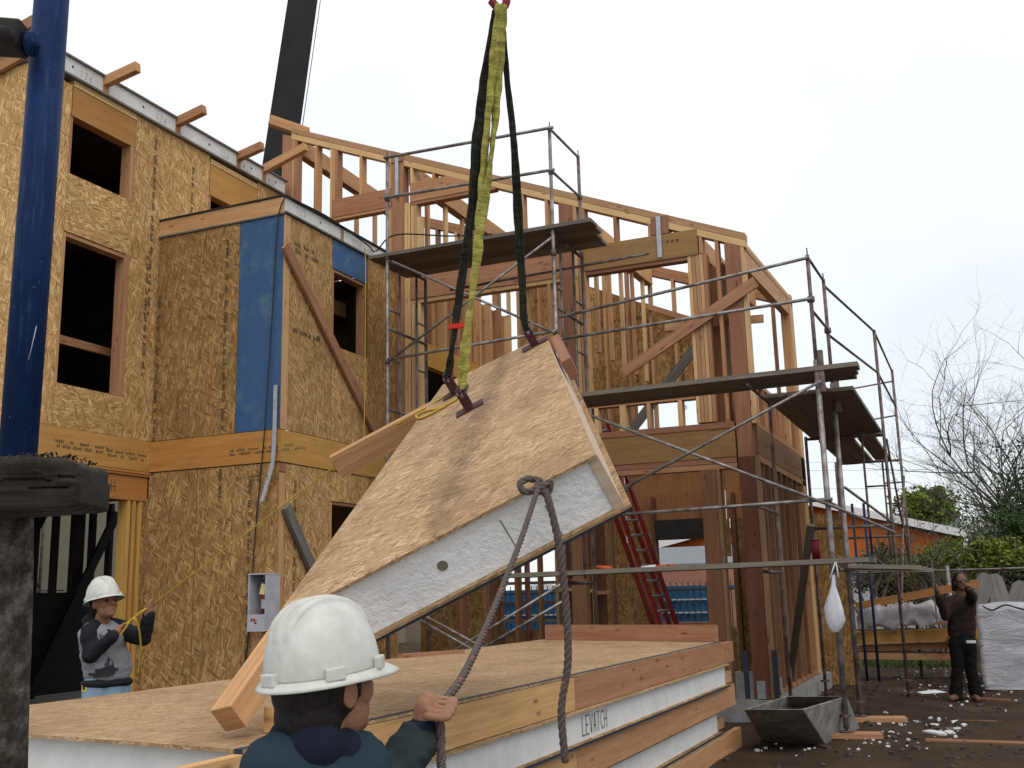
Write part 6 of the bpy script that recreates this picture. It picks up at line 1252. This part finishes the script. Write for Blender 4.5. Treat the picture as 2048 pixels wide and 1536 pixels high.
# --- the man in dark clothes pointing at the camera
dR = 13.6; q3 = lambda u, v, d=dR: at(u, v, d=d)
h3 = q3(1921,1163); f3 = -FW*.95-RT*.15; M3 = frame(f3, R(2)); fx3 = V3((f3.x,f3.y,0)).normalized(); lx3 = V3((0,0,1)).cross(fx3)
w3 = thing('person', (h3.x, h3.y, .05), 'man in dark brown jacket, black trousers and sunglasses pointing towards the camera', 'person', 'site workers')
n3 = q3(1921,1186); s3R = q3(1897,1203); s3L = q3(1941,1200); e3R = q3(1891,1232,13.5); w3R = q3(1876,1192,13.35); hR3 = q3(1873,1176,13.3); e3L = q3(1945,1193,13.25); w3L = q3(1936,1180,12.95); hL3 = q3(1934,1172,12.88); p3 = q3(1924,1272)
fin3 = fingers(hR3, V3((0,0,1)), RT*-.4+V3((0,0,.6)), -FW, 1.05, .010)
point = [('e', hL3, (.04,.05,.04)), ('c', hL3, hL3-FW*.10+V3((0,0,.015)), .013, .010), ('c', hL3+RT*.03, hL3+RT*.035-FW*.045, .013, .011), ('c', hL3+RT*.03-V3((0,0,.02)), hL3+RT*.03-FW*.04-V3((0,0,.025)), .013, .011), ('c', hL3-RT*.02+V3((0,0,.02)), hL3-RT*.03+V3((0,0,.05)), .013, .011), ('c', hL3-V3((0,0,.03)), hL3-FW*.04-V3((0,0,.035)), .013, .011)]
kR, kL = q3(1918,1335), q3(1937,1335); aR, aL = q3(1916,1396), q3(1948,1391)
b3 = head(h3, M3)+[('c', h3-V3((0,0,.06)), n3-V3((0,0,.05)), .052, .06), ('c', n3-V3((0,0,.15)), p3, .085, .09), ('c', n3-V3((0,0,.07)), s3R, .05, .045), ('c', n3-V3((0,0,.07)), s3L, .06, .055), ('c', s3R, e3R, .05, .042), ('c', e3R, w3R, .04, .03), ('c', w3R, hR3, .03, .032), ('c', s3L, e3L, .05, .045), ('c', e3L, w3L, .042, .032), ('c', w3L, hL3, .03, .032), ('c', p3-lx3*.08, kR-lx3*.02, .07, .05), ('c', p3+lx3*.08, kL+lx3*.03, .07, .05), ('c', kR-lx3*.02, aR-lx3*.02, .048, .042), ('c', kL+lx3*.03, aL+lx3*.03, .048, .042)]+fin3+point
for a_, dd in ((aR, (fx3-RT*.9)), (aL, fx3)): dd = dd.normalized(); z_ = gz(a_.x,a_.y)+.05; b3 += [('c', zf(a_,z_)-dd*.04, zf(a_,z_-.01)+dd*.18, .045, .038)]
blob('body', b3, .010, MAT['skind'], w3, 2)
blob('hair', [('e', h3+M3 @ V3((-.025,0,.035)), (.10,.092,.105), M3), ('c', h3+M3 @ V3((-.03,.07,.0)), h3+M3 @ V3((-.03,.085,-.10)), .04, .03), ('c', h3+M3 @ V3((-.03,-.07,.0)), h3+M3 @ V3((-.03,-.085,-.10)), .04, .03), ('c', h3+M3 @ V3((-.07,0,.0)), h3+M3 @ V3((-.07,0,-.12)), .07, .06)], .010, MAT['hair'], w3, 2, .004)
gl = [('e', h3+M3 @ V3((.086,sd*.034,.004)), (.016,.030,.019), M3) for sd in (1,-1)]+[('c', h3+M3 @ V3((.095,.02,.008)), h3+M3 @ V3((.095,-.02,.008)), .005, .005), ('c', h3+M3 @ V3((.085,.06,.006)), h3+M3 @ V3((.0,.082,.01)), .005, .005), ('c', h3+M3 @ V3((.085,-.06,.006)), h3+M3 @ V3((.0,-.082,.01)), .005, .005)]
box('shirt_hem', tuple(p3+fx3*.115+lx3*.02-V3((0,0,.085))), tuple(p3+fx3*.145+lx3*.13-V3((0,0,.05))), MAT['white'], w3); MAT['shades'] = plain('sunglasses', (.008,.008,.009), .15, .1); blob('sunglasses', gl, .005, MAT['shades'], w3, 1)
blob('jacket', [('c', n3-V3((0,0,.15)), p3+V3((0,0,.06)), .125, .125), ('c', n3-V3((0,0,.13))+lx3*.08, p3+lx3*.06+V3((0,0,.05)), .10, .115), ('c', n3-V3((0,0,.13))-lx3*.08, p3-lx3*.06+V3((0,0,.05)), .10, .115), ('c', n3-V3((0,0,.09)), s3R, .08, .075), ('c', n3-V3((0,0,.09)), s3L, .08, .075), ('c', s3R, e3R, .075, .066), ('c', e3R, w3R, .064, .05), ('c', s3L, e3L, .075, .066), ('c', e3L, w3L, .064, .05)], .014, MAT['brownjk'], w3, 4, .014, 2)
blob('trousers', [('c', p3+V3((0,0,.03)), p3-V3((0,0,.06)), .12, .125), ('c', p3-lx3*.08-V3((0,0,.08)), kR-lx3*.02, .10, .078), ('c', p3+lx3*.08-V3((0,0,.08)), kL+lx3*.03, .10, .078), ('c', kR-lx3*.02, aR-lx3*.02+V3((0,0,.04)), .077, .085), ('c', kL+lx3*.03, aL+lx3*.03+V3((0,0,.04)), .077, .088)], .014, MAT['blackcl'], w3, 4, .012, 5)

# dull the sheen of dry wood, cloth and dirt under the bright sky
for m_ in bpy.data.materials:
    if m_.use_nodes and 'Principled BSDF' in m_.node_tree.nodes and m_.name not in ('scuffed_white_helmet', 'scratched_blue', 'galvanised_strap', 'aluminium', 'sunglasses', 'grey_stretch_wrap', 'plastic_sheet', 'thin_plastic'):
        m_.node_tree.nodes['Principled BSDF'].inputs['Specular IOR Level'].default_value = .14
